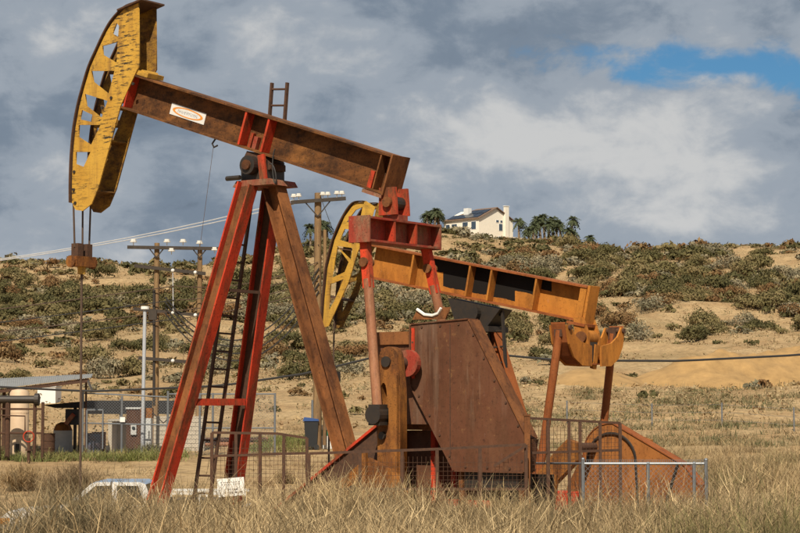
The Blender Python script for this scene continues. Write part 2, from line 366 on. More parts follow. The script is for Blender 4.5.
# ------------------------------------------------------------------ pumpjack frame helper
TH = math.radians(35)
class Frame:
    def __init__(s, px, py, Y):
        s.o = at(px, py, Y); s.b = (math.cos(TH), -math.sin(TH)); s.t = (math.sin(TH), math.cos(TH))
    def L(s, px, py, v):
        r = ray(px, py); rt = r[0]*s.t[0]+r[1]*s.t[1]; ot = s.o.x*s.t[0]+s.o.y*s.t[1]; q = (v+ot)/rt
        X, Y, Z = r[0]*q, r[1]*q, HC+r[2]*q
        return ((X-s.o.x)*s.b[0]+(Y-s.o.y)*s.b[1], Z)
def ladder(parent, p0, p1, width, n, rr=.022, side=(0,1,0), mat=None, mat2=None, name='ladder'):
    p0, p1 = Vector(p0), Vector(p1); d = (p1-p0).normalized(); s_ = Vector(side); s_ = (s_-d*s_.dot(d)).normalized()
    e = None
    for g in (-1, 1):
        mb = MB().bar(p0+s_*g*width/2, p1+s_*g*width/2, .045, .075, side)
        if e is None: e = mb.build(name, mat, parent)
        else: mb.build('rail', mat, e)
    for i in range(n):
        c = p0 + (p1-p0)*((i+.6)/n)
        MB().tube(c-s_*width/2, c+s_*width/2, rr, n=6).build('rung', mat2 or mat, e, True)
    return e
def horse_head(root, fr, outer_px, n_front, holes_px, v, mat, mat_in):
    outer = [fr.L(*q, -v) for q in outer_px]; holes = [[fr.L(*q, -v) for q in h] for h in holes_px]
    hd = plate('horse_head', outer, holes, -v-.015, -v+.015, mat, root)
    plate('side_plate', outer, holes, v-.015, v+.015, M['yellow_rust_shade'], hd)
    fp = outer[:n_front]; vs = []; fs = []
    # smooth the running face a little
    pts = []
    for i in range(len(fp)-1):
        for q in range(4):
            s_ = q/4; p_ = [fp[max(i-1, 0)], fp[i], fp[i+1], fp[min(i+2, len(fp)-1)]]
            pts.append(tuple(.5*(2*p_[1][c] + (p_[2][c]-p_[0][c])*s_ + (2*p_[0][c]-5*p_[1][c]+4*p_[2][c]-p_[3][c])*s_**2 + (3*p_[1][c]-p_[0][c]-3*p_[2][c]+p_[3][c])*s_**3) for c in (0,1)))
    pts.append(fp[-1]); n = len(pts)
    for va, vb in ((-v-.07, -v+.07), (v-.07, v+.07)):
        vs = []; fs = []; B = 2*n
        for vv in (va, vb):
            for p_ in pts: vs += [(p_[0]-.02, vv, p_[1]), (p_[0]-.05, vv, p_[1]+.01)]
        for i in range(n-1):
            a = 2*i; fs += [(a, a+2, B+a+2, B+a), (a+1, B+a+1, B+a+3, a+3), (a, a+1, a+3, a+2), (B+a, B+a+2, B+a+3, B+a+1)]
        fs += [(0, B, B+1, 1), (2*n-2, 2*n-1, B+2*n-1, B+2*n-2)]
        MB().add(vs, fs).build('track_flange', mat_in, hd)
    return hd, outer

# ------------------------------------------------------------------ pumpjack, tall one with the red legs
fr = Frame(262, 165, 38)
P1 = empty('pumpjack', (fr.o.x, fr.o.y, 0), -TH, label='tall pumpjack with red legs, rusty brown beam and raised flaking yellow horse head', cat='pumpjack')
AL = math.radians(18.4); e_ = Vector((math.cos(AL), 0, -math.sin(AL))); n_ = Vector((math.sin(AL), 0, math.cos(AL)))
BC = Vector((0, 0, 8.79))
def bp(s, h, v=0): return BC + e_*s + n_*h + Vector((0, v, 0))
wb = MB().ibeam(bp(-3.72, 0), bp(3.46, 0), n_, .77, .56, .04, .03).build('walking_beam', M['rust_beam'], P1)
def stiff(s, vside, w=.03, mat='red', hh=.34, root=None):
    c = bp(s, 0, vside*.142); MB().box(c, (w/2, .125, hh), (e_, Vector((0,1,0)), n_)).build('stiffener', M[mat], wb)
for s_ in (-.32, .30):
    for g in (-1, 1): stiff(s_, g, .05)
for g in (-1, 1):
    stiff(-3.66, g, .04, 'red'); stiff(3.22, g, .03, 'rust_leg')
    c = bp(-.02, -.22, g*.08); MB().box(c, (.05, .05, .13), (e_, Vector((0,1,0)), n_)).build('bracket', M['red_worn'], wb)
    c = bp(-.16, -.20, g*.07); MB().box(c, (.035, .04, .16), (e_, Vector((0,1,0)), n_)).build('bracket', M['red'], wb)
MB().box(bp(3.485, 0), (.02, .29, .40), (e_, Vector((0,1,0)), n_)).build('end_plate', M['rust_leg'], wb)
# maker's plate: white, with an orange ring and grey lettering too worn to read
sc_ = bp(-2.06, -.085, -.02); yv = Vector((0,1,0))
st = MB().box(sc_+yv*0, (.50, .006, .118), (e_, yv, n_)).build('name_plate', M['sticker'], wb)
vs = []; fs = []; K = 36
for i in range(K):
    a = 2*math.pi*i/K
    for rx_, rz_ in ((.44, .098), (.37, .074)):
        vs.append(sc_ + e_*(rx_*math.cos(a)+ (.0)) + n_*rz_*math.sin(a) - yv*.009)
for i in range(K): j = (i+1) % K; fs.append((2*i, 2*j, 2*j+1, 2*i+1))
MB().add(vs, fs).build('ring', M['sticker_orange'], st)
mb = MB(); rr = random.Random(3); x_ = -.28
while x_ < .27:
    w_ = rr.uniform(.012, .03); h_ = rr.uniform(.018, .034)
    mb.box(sc_ + e_*x_ - yv*.009 + n_*rr.uniform(-.005, .006), (w_*.28, .0015, h_), (e_, yv, n_))
    mb.box(sc_ + e_*(x_+w_*.5) - yv*.009 + n_*rr.choice((-.02, 0, .02)), (w_*.5, .0015, .005), (e_, yv, n_)); x_ += w_+.022
mb.build('lettering', M['sticker_grey'], st)
# horse head
head_px = [(139,2), (127,7), (115,19), (107,32), (99,49), (91,67), (85,87), (80,106), (76,128), (73.5,155), (72.5,182), (72.5,203), (76,210), (83,211), (92,204), (99,187), (109,150), (121,106), (136,73), (139.5,66)]
holes_px = [[(113,34), (117,23), (119.5,26), (118.5,37)], [(103,46), (118,42), (117,63), (103.5,55)], [(92,71), (115,71), (109,94), (94,82)],
            [(85.5,94), (108,101), (102,118), (87,106)], [(82.5,110), (93,115), (92,122), (80.5,119.5)], [(79.5,125), (101,125), (91.5,145), (79,137)], [(76.5,152), (91,152), (84,167), (76.2,164)]]
hd, ho = horse_head(P1, fr, head_px, 12, holes_px, .27, M['yellow'], M['rust_dark'])
for (a, b_) in [((99,190),(86,193)), ((121,106),(108,108)), ((137,72),(122,70)), ((112,140),(98,143))]:
    p, q = fr.L(*a, -.27), fr.L(*b_, -.27); d_ = Vector((q[0]-p[0], 0, q[1]-p[1]))
    MB().bar(Vector((p[0],0,p[1]))+d_*.12, Vector((p[0],0,p[1]))+d_*.92, .5, .03).build('cross_plate', M['yellow_rust_shade'], hd)
p = fr.L(140, 2, -.27); q = fr.L(121, 13, -.27)
MB().bar((p[0]+.12, 0, p[1]+.03), (q[0]-.03, 0, q[1]+.05), .74, .035).build('cap_plate', M['rust_dark'], hd)
p = fr.L(134, 74, -.27); MB().box(bp(-3.42, .445), (.2, .25, .05), (e_, yv, n_)).tube(bp(-3.42, .47, -.22), bp(-3.42, .47, .22), .06, n=10).build('hinge_block', M['yellow2'], hd)
rv = fr.L(76, 210, -.27)
bolts = [fr.L(*q_, -.27) for q_ in [(75,172), (74.5,190), (76,203), (134,84), (112,98), (103,108)]]
for bo in bolts: MB().disc((bo[0], -.295, bo[1]), yv, .035, .03, 6).build('bolt', M['dark'], hd)
# bridle, carrier bar, polished rod
ux = -5.02
for v_ in (-.26, .02, .26):
    MB().path([(ux+.0, v_, 8.2 if v_ else 7.6), (ux-.01, v_, 7.6), (ux, v_*.85, 6.7)], .022, 6).build('bridle_cable', M['steel_cable'], P1, True)
cb = MB().b2(ux-.14, ux+.14, -.30, .30, 6.28, 6.50).build('carrier_bar', M['crank'], P1)
for g in (-1, 1): MB().b2(ux-.10, ux+.10, g*.14-.08, g*.14+.08, 6.50, 6.78).build('cable_socket', M['rust_dark'], cb)
for g in (-1, 1): MB().disc((ux, g*.32, 6.38), (0,1,0), .13, .06, 14).build('end_roller', M['crank'], cb)
MB().disc((ux, 0, 6.2), (0,0,1), .09, .16, 10).build('rod_clamp', M['yellow2'], cb)
MB().tube((ux, 0, 6.3), (ux+.04, 0, .9), .026, n=8).build('polished_rod', M['steel_cable'], P1, True)
# centre bearing
sb = MB().b2(-.30, .34, -.30, .30, 7.80, 8.20).build('centre_bearing', M['dark'], P1)
MB().prism([(-.34, 8.2), (-.2, 8.42), (.22, 8.30), (.42, 8.12), (.42, 8.0), (-.34, 8.0)], -.24, .24).build('saddle_block', M['rust_dark'], sb)
for g in (-1, 1): MB().disc((0, g*.40, 8.10), yv, .19, .16, 20).build('bearing_housing', M['dark'], sb)
MB().disc((0, -.50, 8.10), yv, .10, .06, 16).build('bearing_cap', M['rust_leg'], sb)
MB().bar((.25, -.33, 8.30), (.32, -.33, 7.75), .06, .16).build('bearing_strap', M['red'], sb)
MB().tube((-.55, -.45, 7.86), (-.2, -.45, 7.86), .05, n=8).build('lifting_pin', M['dark'], sb)
MB().prism([(-.32, 7.80), (.52, 7.80), (.60, 7.68), (-.42, 7.68)], -.42, .42).build('top_plate', M['red_worn'], P1)
pts = [Vector((.45, -.32, 8.10)) + Vector((.10*math.sin(a*.9)+.22*a/6, 0, -.55*math.sin(a/2)**2 + .05*a)) for a in np.linspace(0, 6.0, 24)]
MB().path(pts, .014, 5).build('loose_cable', M['cable'], P1, True)
# samson post legs: flanges red, webs rusted
def leg(p0, p1, depth, fw, m1, m2, nf=(1,0,0)):
    a = MB().ibeam(p0, p1, nf, depth, fw, .035, .03, 'f').build('samson_leg', M[m1], P1)
    MB().ibeam(p0, p1, nf, depth, fw, .035, .03, 'w').build('web', M[m2], a)
    d = (Vector(p1)-Vector(p0)); q = Vector(p0)
    MB().box((q.x, q.y, .475), (.4, .3, .025)).build('foot_plate', M['rust_dark'], a); return a
LA = [(-1.92, -1.30, .45), (-.04, -.40, 7.72)]; LB = [(-1.98, 1.30, .45), (-.06, .42, 7.72)]; LC = [(2.80, 0, .45), (.30, 0, 7.70)]
leg(*LA, .34, .27, 'red', 'rust_leg'); leg(*LB, .34, .27, 'red', 'rust_dark'); leg(*LC, .36, .32, 'rust_leg', 'rust_leg')
def lerp(L_, w): s_ = (w-L_[0][2])/(L_[1][2]-L_[0][2]); return Vector(L_[0]) + (Vector(L_[1])-Vector(L_[0]))*s_
for w_, mt in ((3.36, 'red'), (.95, 'red')):
    MB().bar(lerp(LA, w_)+Vector((.1, .17, 0)), lerp(LB, w_)+Vector((.1, -.17, 0)), .14, .14, (0,0,1)).build('leg_brace', M[mt], P1)
MB().bar(lerp(LA, 5.6)+Vector((.15, .17, 0)), lerp(LB, 5.6)+Vector((.15, -.17, 0)), .06, .06, (0,0,1)).build('leg_brace', M['rust_dark'], P1)
ladder(P1, (-1.72, .05, .55), (-.46, .05, 7.8), .40, 20, .02, (0.25,1,0), M['rust_dark'], M['rust_dark'])
tl = ladder(P1, (.02, .36, 8.2), (.16, .36, 9.86), .40, 5, .022, (1,0,.0), M['rust_dark'], M['rust_dark'], 'top_ladder')
# hanging hook and line under the beam
MB().path([bp(-1.0, -.39, -.2), bp(-1.05, -.50, -.2), bp(-.98, -.56, -.2), bp(-.90, -.50, -.2)], .02, 6).build('hook', M['dark'], P1, True)
MB().path([bp(-1.0, -.55, -.2), (-1.6, -.3, 5.2), (-2.2, -.6, 1.2)], .006, 4).build('tag_line', M['steel_cable'], P1)
# equaliser and tail bearing
UE = 3.32
eq = MB().ibeam((UE, -1.17, 6.585), (UE, 1.17, 6.585), (0,0,1), .47, .46, .04, .035).build('equalizer', M['red_worn'], P1)
for v_ in (-1.188, 1.188): MB().box((UE, v_, 6.585), (.24, .018, .25)).build('end_plate', M['red_worn'], eq)
for v_ in (-.36, .36):
    MB().box((UE+.125, v_, 6.585), (.10, .03, .19)).build('stiffener', M['red'], eq)
tb = MB().b2(UE-.20, UE+.16, -.16, .16, 6.825, 6.93).build('tail_bearing', M['red_worn'], P1)
for g in (-1, 1):
    MB().prism([(UE-.25, 6.93), (UE+.17, 6.93), (UE+.16, 7.12), (UE+.13, 7.46), (UE-.24, 7.46)], g*.20-.03, g*.20+.03).build('bearing_cheek', M['red'], tb)
    MB().disc((UE-.02, g*.27, 7.17), yv, .10, .07, 16).build('pin_cap', M['rust_leg'], tb)
MB().tube((UE-.02, -.17, 7.17), (UE-.02, .17, 7.17), .13, n=14).build('pin', M['dark'], tb)
MB().box(bp(3.24, -.43, 0), (.24, .28, .035), (e_, yv, n_)).build('mounting_plate', M['red_worn'], tb)
MB().box(bp(3.12, -.20, -.16), (.05, .10, .19), (e_, yv, n_)).build('gusset', M['red'], tb)
# pitman arms
UC, WC, WP = 4.02, 4.08, 3.13
def pitman(v_):
    top = Vector((UE, v_*.84, 6.35)); bot = Vector((3.90, v_*1.17, WP))
    pj = top + (bot-top)*.27
    pt = MB().path([top + (bot-top)*.22, bot], [.092, .092], 12).build('pitman', M['rust_pipe'], P1, True)
    MB().bar(top+Vector((0,0,.05)), pj, .14, .17).build('pitman_fork', M['red'], pt)
    MB().disc(top + (bot-top)*.12, yv, .09, .26, 14).build('fork_pin', M['rust_leg'], pt)
    MB().box(bot, (.13, .12, .19)).disc(bot, yv, .17, .34, 16).build('wrist_pin_bearing', M['dark'], pt)
    return pt
pitman(-1.2); pitman(1.2)
# cranks with counterweights
def crank(v_):
    g = -1 if v_ < 0 else 1
    out = arc(UC-.02, WC+.10, .20, 10, 170, 8) + [(UC-.25, 3.6), (UC-.26, 1.55), (UC+.26, 1.55), (UC+.25, 3.6)]
    slots = [[(UC-.12+.075*math.cos(a), 3.50+.22*math.sin(a)) for a in np.linspace(0, 2*math.pi, 14, endpoint=False)]]
    ck = plate('crank', out, slots, v_-.11, v_+.11, M['crank'], P1)
    MB().b2(UC+.06, UC+.24, v_-.20, v_-.112, 1.7, 3.85).build('outer_rib', M['crank'], ck)
    MB().disc((UC-.05, v_+g*.12, WC+.02), yv, .10, .06, 18).build('shaft_hub', M['dark'], ck)
    MB().disc((UC-.12, v_+g*.14, 2.75), yv, .07, .08, 12).build('bolt', M['dark'], ck)
    cw = MB().prism([(UC-.95, .75), (UC+.50, .75), (UC+.50, 1.75), (UC+.2, 2.15), (UC-.35, 2.35), (UC-.95, 1.9)], v_-.34, v_-.205).build('counterweight', M['crank'], ck)
    MB().disc((UC-.62, v_-.35, 1.75), yv, .10, .06, 12).build('bolt', M['dark'], ck)
    MB().b2(UC-.40, UC-.30, v_-.42, v_-.345, 1.1, 2.45).build('key_bar', M['crank'], ck)
    return ck
crank(-1.12); crank(1.12)
# reducer and its tower
rd = MB().prism([(3.20, 2.95), (3.20, 4.45), (3.95, 4.66), (4.75, 4.5), (4.95, 3.9), (4.95, 2.95)], -.45, .45).build('gear_reducer', M['guard'], P1)
MB().b2(3.16, 3.96, -.50, .50, 4.44, 4.68).build('top_cover', M['rust_leg'], rd)
MB().tube((UC, -1.05, WC), (UC, 1.05, WC), .12, n=14).build('crank_shaft', M['rust_dark'], rd, True)
for g in (-1, 1): MB().disc((UC+.08, g*.72, WC), yv, .25, .12, 22).build('brake_drum', M['red_worn'], rd)
tw = MB().b2(3.35, 4.95, .20, .55, .45, 2.82).build('reducer_tower', M['guard'], P1)
for u_ in (3.38, 4.10, 4.55, 4.95):
    MB().b2(u_-.05, u_+.05, .10, .198, .45, 2.82).build('tower_post', M['red'], tw)
MB().b2(3.2, 4.35, -.15, .55, 2.84, 2.94).build('bed_plate', M['rust_leg'], tw)
MB().b2(4.62, 5.6, -.3, .19, 1.45, 1.57).build('tower_shelf', M['red'], tw)
gs = MB().prism([(-.1, .5), (3.62, 3.00), (3.62, .5)], -.80, -.76).build('gusset_plate', M['rust_dark'], P1)
MB().bar((-.14, -.78, .5), (3.62, -.78, 3.03), .16, .05).build('edge_flange', M['red'], gs)
# belt guard
gp = [(4.02, 4.80), (4.02, 3.68), (4.99, 2.12), (6.47, 2.12), (6.55, 2.70), (5.30, 4.87)]
bgd = MB().prism(gp, -.52, -.20).build('belt_guard', M['guard'], P1)
for i in range(len(gp)):                                   # folded rim round the cover
    a, c = Vector((gp[i][0], -.36, gp[i][1])), Vector((gp[(i+1) % 6][0], -.36, gp[(i+1) % 6][1])); d_ = (c-a)
    nrm = Vector((d_.z, 0, -d_.x)).normalized(); nrm = nrm if nrm.dot(a-Vector((5.2, -.36, 3.5))) > 0 else -nrm
    MB().bar(a+nrm*.012+d_*.004, c+nrm*.012-d_*.004, .37, .022).build('rim', M['rust_leg'] if i in (4,) else M['guard'], bgd)
for i in range(6):
    a, c = Vector((gp[i][0], 0, gp[i][1])), Vector((gp[(i+1) % 6][0], 0, gp[(i+1) % 6][1])); cc = Vector((5.2, 0, 3.4)); nb_ = max(2, int((c-a).length/.42))
    for j in range(nb_):
        p_ = a + (c-a)*((j+.5)/nb_); p_ = p_ + (cc-p_).normalized()*.07
        MB().disc((p_.x, -.528, p_.z), yv, .022, .02, 6).build('bolt', M['rust_dark'], bgd)
MB().bar((4.9, -.523, 2.32), (4.9, -.523, 4.78), .008, .018).build('weld_seam', M['rust_dark'], bgd)
MB().bar((4.08, -.53, 3.8), (4.08, -.53, 4.74), .012, .07).build('red_strip', M['red'], bgd)
cup = [(4.02, 4.90), (4.14, 5.10), (4.30, 4.99), (4.48, 4.97), (4.62, 5.02), (4.70, 5.11), (4.86, 5.11), (4.76, 4.89)]
bk = plate('support_saddle', cup, [], -.47, -.43, M['rust_leg'], bgd)
MB().path([(4.13, -.475, 5.09), (4.30, -.475, 4.985), (4.48, -.475, 4.965), (4.60, -.475, 5.0), (4.67, -.475, 5.10)], .03, 6).build('painted_rim', M['white_paint'], bgd, True)
# motor, skid, footing
MB().b2(5.16, 6.7, .10, .16, .46, 2.06).build('rear_panel', M['dark'], P1)
mo = MB().tube((5.9, -.25, 1.25), (5.9, .09, 1.25), .34, n=18).build('electric_motor', M['dark'], P1, True)
MB().b2(5.3, 6.5, -.25, .09, .50, .90).build('motor_bed', M['red'], mo)
MB().b2(5.1, 6.5, -.42, -.28, 1.8, 2.09).build('guard_bracket', M['dark'], P1)
for u_ in (5.02, 6.3): MB().b2(u_, u_+.12, -.42, -.30, .45, 2.1).build('guard_stand', M['rust_leg'], P1)
for v_ in (-1.30, -.5, .5, 1.30):
    MB().ibeam((-2.6, v_, .35), (7.2, v_, .35), (0,0,1), .2, .2, .02, .02).build('skid_rail', M['rust_dark'], P1)
MB().b2(-2.9, 7.4, -1.7, 1.7, -.25, .245).build('footing', M['concrete'], P1)

# ------------------------------------------------------------------ pumpjack, lower one painted orange
fr2 = Frame(478, 296, 41)
P2 = empty('pumpjack', (fr2.o.x, fr2.o.y, 0), -TH, label='lower orange pumpjack with curved yoke equalizer and faded yellow open-frame head', cat='pumpjack')
AL2 = math.radians(11.6); e2 = Vector((math.cos(AL2), 0, -math.sin(AL2))); n2 = Vector((math.sin(AL2), 0, math.cos(AL2))); BC2 = Vector((.16, 0, 5.92))
def bq(s, h, v=0): return BC2 + e2*s + n2*h + Vector((0, v, 0))
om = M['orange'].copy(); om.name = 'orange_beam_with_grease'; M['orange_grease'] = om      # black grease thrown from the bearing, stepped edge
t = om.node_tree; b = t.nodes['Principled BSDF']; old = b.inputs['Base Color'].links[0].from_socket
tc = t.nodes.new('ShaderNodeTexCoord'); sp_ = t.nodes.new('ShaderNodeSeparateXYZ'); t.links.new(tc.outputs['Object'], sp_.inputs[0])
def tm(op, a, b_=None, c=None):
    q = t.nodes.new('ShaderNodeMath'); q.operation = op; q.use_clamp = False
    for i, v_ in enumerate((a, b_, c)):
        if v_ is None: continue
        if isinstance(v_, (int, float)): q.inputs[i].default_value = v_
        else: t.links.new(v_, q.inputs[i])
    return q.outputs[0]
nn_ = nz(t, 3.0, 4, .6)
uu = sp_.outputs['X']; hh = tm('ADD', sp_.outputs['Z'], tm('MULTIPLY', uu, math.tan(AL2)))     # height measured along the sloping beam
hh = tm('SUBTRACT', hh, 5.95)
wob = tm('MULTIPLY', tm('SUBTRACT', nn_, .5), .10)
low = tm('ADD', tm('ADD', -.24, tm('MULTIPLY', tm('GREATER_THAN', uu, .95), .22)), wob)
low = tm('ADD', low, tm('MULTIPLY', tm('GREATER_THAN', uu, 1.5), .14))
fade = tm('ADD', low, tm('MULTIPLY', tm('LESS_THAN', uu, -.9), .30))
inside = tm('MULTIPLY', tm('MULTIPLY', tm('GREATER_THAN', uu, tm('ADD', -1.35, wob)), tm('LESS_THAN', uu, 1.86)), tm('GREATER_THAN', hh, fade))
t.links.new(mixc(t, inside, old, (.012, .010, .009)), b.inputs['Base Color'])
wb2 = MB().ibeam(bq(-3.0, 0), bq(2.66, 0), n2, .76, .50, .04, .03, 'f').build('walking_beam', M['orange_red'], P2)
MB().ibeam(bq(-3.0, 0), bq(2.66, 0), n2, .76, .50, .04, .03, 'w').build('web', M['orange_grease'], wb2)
for s_ in (-1.80, -.28, .28, 1.42):
    for g in (-1, 1): MB().box(bq(s_, 0, g*.13), (.022, .112, .335), (e2, yv, n2)).build('stiffener', M['orange'], wb2)
MB().box(bq(2.69, 0), (.03, .20, .40), (e2, yv, n2)).box(bq(2.58, -.0, -.17), (.075, .06, .335), (e2, yv, n2)).build('end_plate', M['orange'], wb2)
# head: two curved open frames
hp = [(366,201), (355,203), (345,217), (335,240), (328,268), (325,298), (323,328), (329,326), (338,306), (349,282), (358,252), (368,232), (375,207)]
hl = [[(356,210), (363,207), (360,222), (347,222)], [(345,229), (357,230), (354,244), (340,240)], [(338,247), (349,262), (345,272), (332,278)], [(337,246), (353,248), (351,260)],
      [(331,284), (344,279), (335,300), (328.5,312)]]
hd2, ho2 = horse_head(P2, fr2, hp, 7, hl, .26, M['yellow2'], M['rust_dark'])
for a, b_ in [((351,250),(333,248)), ((362,222),(344,222)), ((341,300),(327,296))]:
    p, q = fr2.L(*a, -.26), fr2.L(*b_, -.26)
    MB().bar((p[0], 0, p[1]), (q[0], 0, q[1]), .48, .03).build('cross_plate', M['rust_dark'], hd2)
u2 = fr2.L(323, 328, -.26)[0]
for v_ in (-.2, .2): MB().tube((u2-.02, v_, 5.6), (u2-.02, v_*.8, 4.0), .02, n=6).build('bridle_cable', M['steel_cable'], P2, True)
MB().b2(u2-.14, u2+.10, -.28, .28, 3.82, 4.05).build('carrier_bar', M['dark'], P2)
MB().tube((u2-.02, 0, 3.9), (u2-.02, 0, .6), .025, n=8).build('polished_rod', M['steel_cable'], P2, True)
# centre bearing and post
cbk = MB().prism([(-.62, 5.62), (.72, 5.34), (.40, 4.98), (-.40, 5.02)], -.26, .26).build('centre_bearing', M['dark'], P2)
MB().disc((.05, -.33, 5.28), yv, .20, .16, 18).build('bearing_housing', M['dark'], cbk)
MB().b2(-.50, .52, -.40, .40, 4.86, 4.98).build('top_plate', M['dark'], cbk)
for p0, p1, mt in (((-1.3, -1.0, .45), (-.25, -.28, 4.86), 'orange_red'), ((-1.3, 1.0, .45), (-.25, .28, 4.86), 'orange_red'), ((1.9, 0, .45), (.32, 0, 4.86), 'orange_red')):
    MB().ibeam(p0, p1, (1,0,0), .36, .3, .03, .03).build('samson_leg', M[mt], P2)
MB().b2(.12, .42, -.36, -.10, 4.02, 4.50).build('grease_box', M['red_worn'], P2)
MB().b2(.30, .62, -.30, -.10, 3.72, 3.92).build('lubricator', M['red'], P2)
ladder(P2, (.82, -.1, .6), (.50, -.1, 5.35), .36, 14, .02, (1,0,0), M['dark'], M['dark'])
# yoke equaliser: a crescent with upturned ends
U2 = 2.72
def yoke(u_):
    lo = [(-1.24, 4.92), (-1.14, 4.54), (-.95, 4.27), (-.62, 4.11), (0, 4.10), (.62, 4.11), (.95, 4.27), (1.14, 4.54), (1.24, 4.92)]
    hi = [(1.08, 4.94), (.92, 4.74), (.66, 4.60), (.30, 4.52), (-.30, 4.52), (-.66, 4.60), (-.92, 4.74), (-1.08, 4.94)]
    return lo + hi
yk = MB()
def yoke_plate(mb, u0, u1, pl):
    n = len(pl); vs = [(u0, p[0], p[1]) for p in pl] + [(u1, p[0], p[1]) for p in pl]
    mb.add(vs, [tuple(range(n)), tuple(range(2*n-1, n-1, -1))] + [(i, (i+1) % n, n+(i+1) % n, n+i) for i in range(n)])
def half(g):
    pl = [(g*.20, 4.10), (g*.62, 4.11), (g*.95, 4.27), (g*1.14, 4.54), (g*1.24, 4.92), (g*1.08, 4.94), (g*.92, 4.74), (g*.66, 4.60), (g*.20, 4.52)]
    return pl if g > 0 else pl[::-1]
yoke_plate(yk, U2+.17, U2+.21, half(-1)); yo = yk.build('equalizer', M['orange'], P2)
yk = MB(); yoke_plate(yk, U2+.17, U2+.21, half(1)); yk.build('yoke_horn', M['orange'], yo)
MB().bar((U2+.10, .03, 4.05), (U2+.14, .10, 4.55), .16, .07, (0,1,0)).build('tongue', M['orange'], yo)
yk = MB(); yoke_plate(yk, U2-.21, U2-.17, yoke(0)); yk.build('yoke_plate', M['orange'], yo)
yk = MB()
lo = yoke(0)[:9]
for i in range(8):
    a, c = lo[i], lo[i+1]; yk.add([(U2-.168, a[0], a[1]+.03), (U2+.168, a[0], a[1]+.03), (U2+.168, c[0], c[1]+.03), (U2-.168, c[0], c[1]+.03),
        (U2-.168, a[0], a[1]+.06), (U2+.168, a[0], a[1]+.06), (U2+.168, c[0], c[1]+.06), (U2-.168, c[0], c[1]+.06)], [(0,1,2,3), (7,6,5,4), (0,4,5,1), (2,6,7,3), (1,5,6,2), (0,3,7,4)])
yk.build('yoke_floor', M['orange_red'], yo)
for v_ in (-1.14, 1.14): MB().tube((U2-.24, v_, 4.87), (U2+.25, v_, 4.87), .055, n=12).build('yoke_pin', M['rust_dark'], yo, True)
tb2 = MB().b2(U2-.16, U2+.14, -.15, .15, 4.20, 4.60).build('tail_bearing', M['dark'], P2)
for g in (-1, 1):
    MB().prism([(U2-.16, 4.45), (U2+.16, 4.45), (U2+.14, 4.80), (U2+.02, 5.12), (U2-.20, 5.12)], g*.22-.035, g*.22+.035).build('bearing_cheek', M['orange'], tb2)
    MB().disc((U2, g*.29, 4.70), yv, .12, .07, 16).build('pin_cap', M['rust_leg'], tb2)
MB().box(bq(2.56, -.43, 0), (.22, .28, .03), (e2, yv, n2)).build('mounting_plate', M['orange_red'], tb2)
MB().tube((U2, -.18, 4.70), (U2, .18, 4.70), .16, n=16).build('pin', M['orange'], tb2, True)
for v_ in (-1.14, 1.14):
    top = Vector((U2-.02, v_, 4.82)); bot = Vector((2.24, v_*1.10, 1.7))
    pt = MB().path([top, bot], [.085, .085], 12).build('pitman', M['orange_red'], P2, True)
    MB().box(top, (.09, .07, .13)).build('pitman_head', M['rust_dark'], pt)
    MB().disc(bot, yv, .2, .3, 16).build('wrist_pin_bearing', M['dark'], pt)
    ck = MB().prism([(2.0, 1.45), (2.5, 1.40), (3.36, 2.2), (3.36, 2.55), (3.15, 2.62), (2.9, 2.4)], v_*1.36-.1, v_*1.36+.1).build('crank', M['crank'], P2)
    MB().prism([(1.7, .9), (2.8, .9), (2.95, 1.9), (1.95, 1.9)], v_*1.32-.24, v_*1.32-.105).build('counterweight', M['crank'], ck)
# belt guard with arched sheave end
gp2 = [(2.92, .7)] + [(3.58-.62*math.cos(a), 2.30+.62*math.sin(a)) for a in np.linspace(.1, 1.65, 9)] + [(5.22, 2.10), (5.52, 1.72), (5.50, .7)]
M['guard2'] = rust('dull_orange_guard', (.36, .145, .04), (.26, .092, .026), (.15, .055, .02), .42, .66, 1.3, (1,1,.3), spots=.5, paint2=(.30, .105, .028))
bg2 = MB().prism(gp2, -.62, -.34).build('belt_guard', M['guard2'], P2)
ap = [(3.60-.55*math.cos(a), -.64, 2.18+.55*math.sin(a)) for a in np.linspace(-.1, math.pi*.96, 18)] + [(4.22, -.64, .72)]
MB().path(ap, .028, 6).build('arched_seam', M['dark'], bg2, True)
MB().path([(5.08, -.64, 2.12), (4.86, -.64, 1.50), (4.72, -.64, .8)], .03, 6).build('hose', M['dark'], bg2, True)
for i in range(len(gp2)-1):
    a, c = Vector((gp2[i][0], -.48, gp2[i][1])), Vector((gp2[i+1][0], -.48, gp2[i+1][1])); d_ = c-a
    nrm = Vector((d_.z, 0, -d_.x)).normalized(); nrm = nrm if nrm.dot(a-Vector((4.2, -.48, 1.4))) > 0 else -nrm
    MB().bar(a+nrm*.012, c+nrm*.012, .32, .02).build('rim', M['orange_red'], bg2)
MB().prism([(2.2, .5), (2.2, 1.6), (2.85, 2.78), (2.95, 2.85), (2.98, 2.5), (3.2, 2.55), (3.35, 2.7), (3.9, 1.9), (3.9, .5)], .0, .3).build('gear_reducer', M['crank'], P2)
MB().b2(1.9, 2.9, -.35, .35, .45, 1.5).build('reducer_tower', M['red'], P2)
MB().tube((3.2, -1.5, 2.45), (3.2, 1.5, 2.45), .085, n=12).build('crank_shaft', M['rust_dark'], P2, True)
MB().tube((5.0, -.2, 1.1), (5.0, .6, 1.1), .3, n=16).build('electric_motor', M['dark'], P2, True)
MB().b2(4.6, 5.5, -.3, .7, .46, .82).build('motor_bed', M['red'], P2)
for v_ in (-1.0, 1.0): MB().ibeam((-1.9, v_, .35), (5.9, v_, .35), (0,0,1), .2, .2, .02, .02).build('skid_rail', M['rust_dark'], P2)
MB().b2(-2.1, 6.1, -1.25, 1.25, -.3, .245).build('footing', M['concrete'], P2)

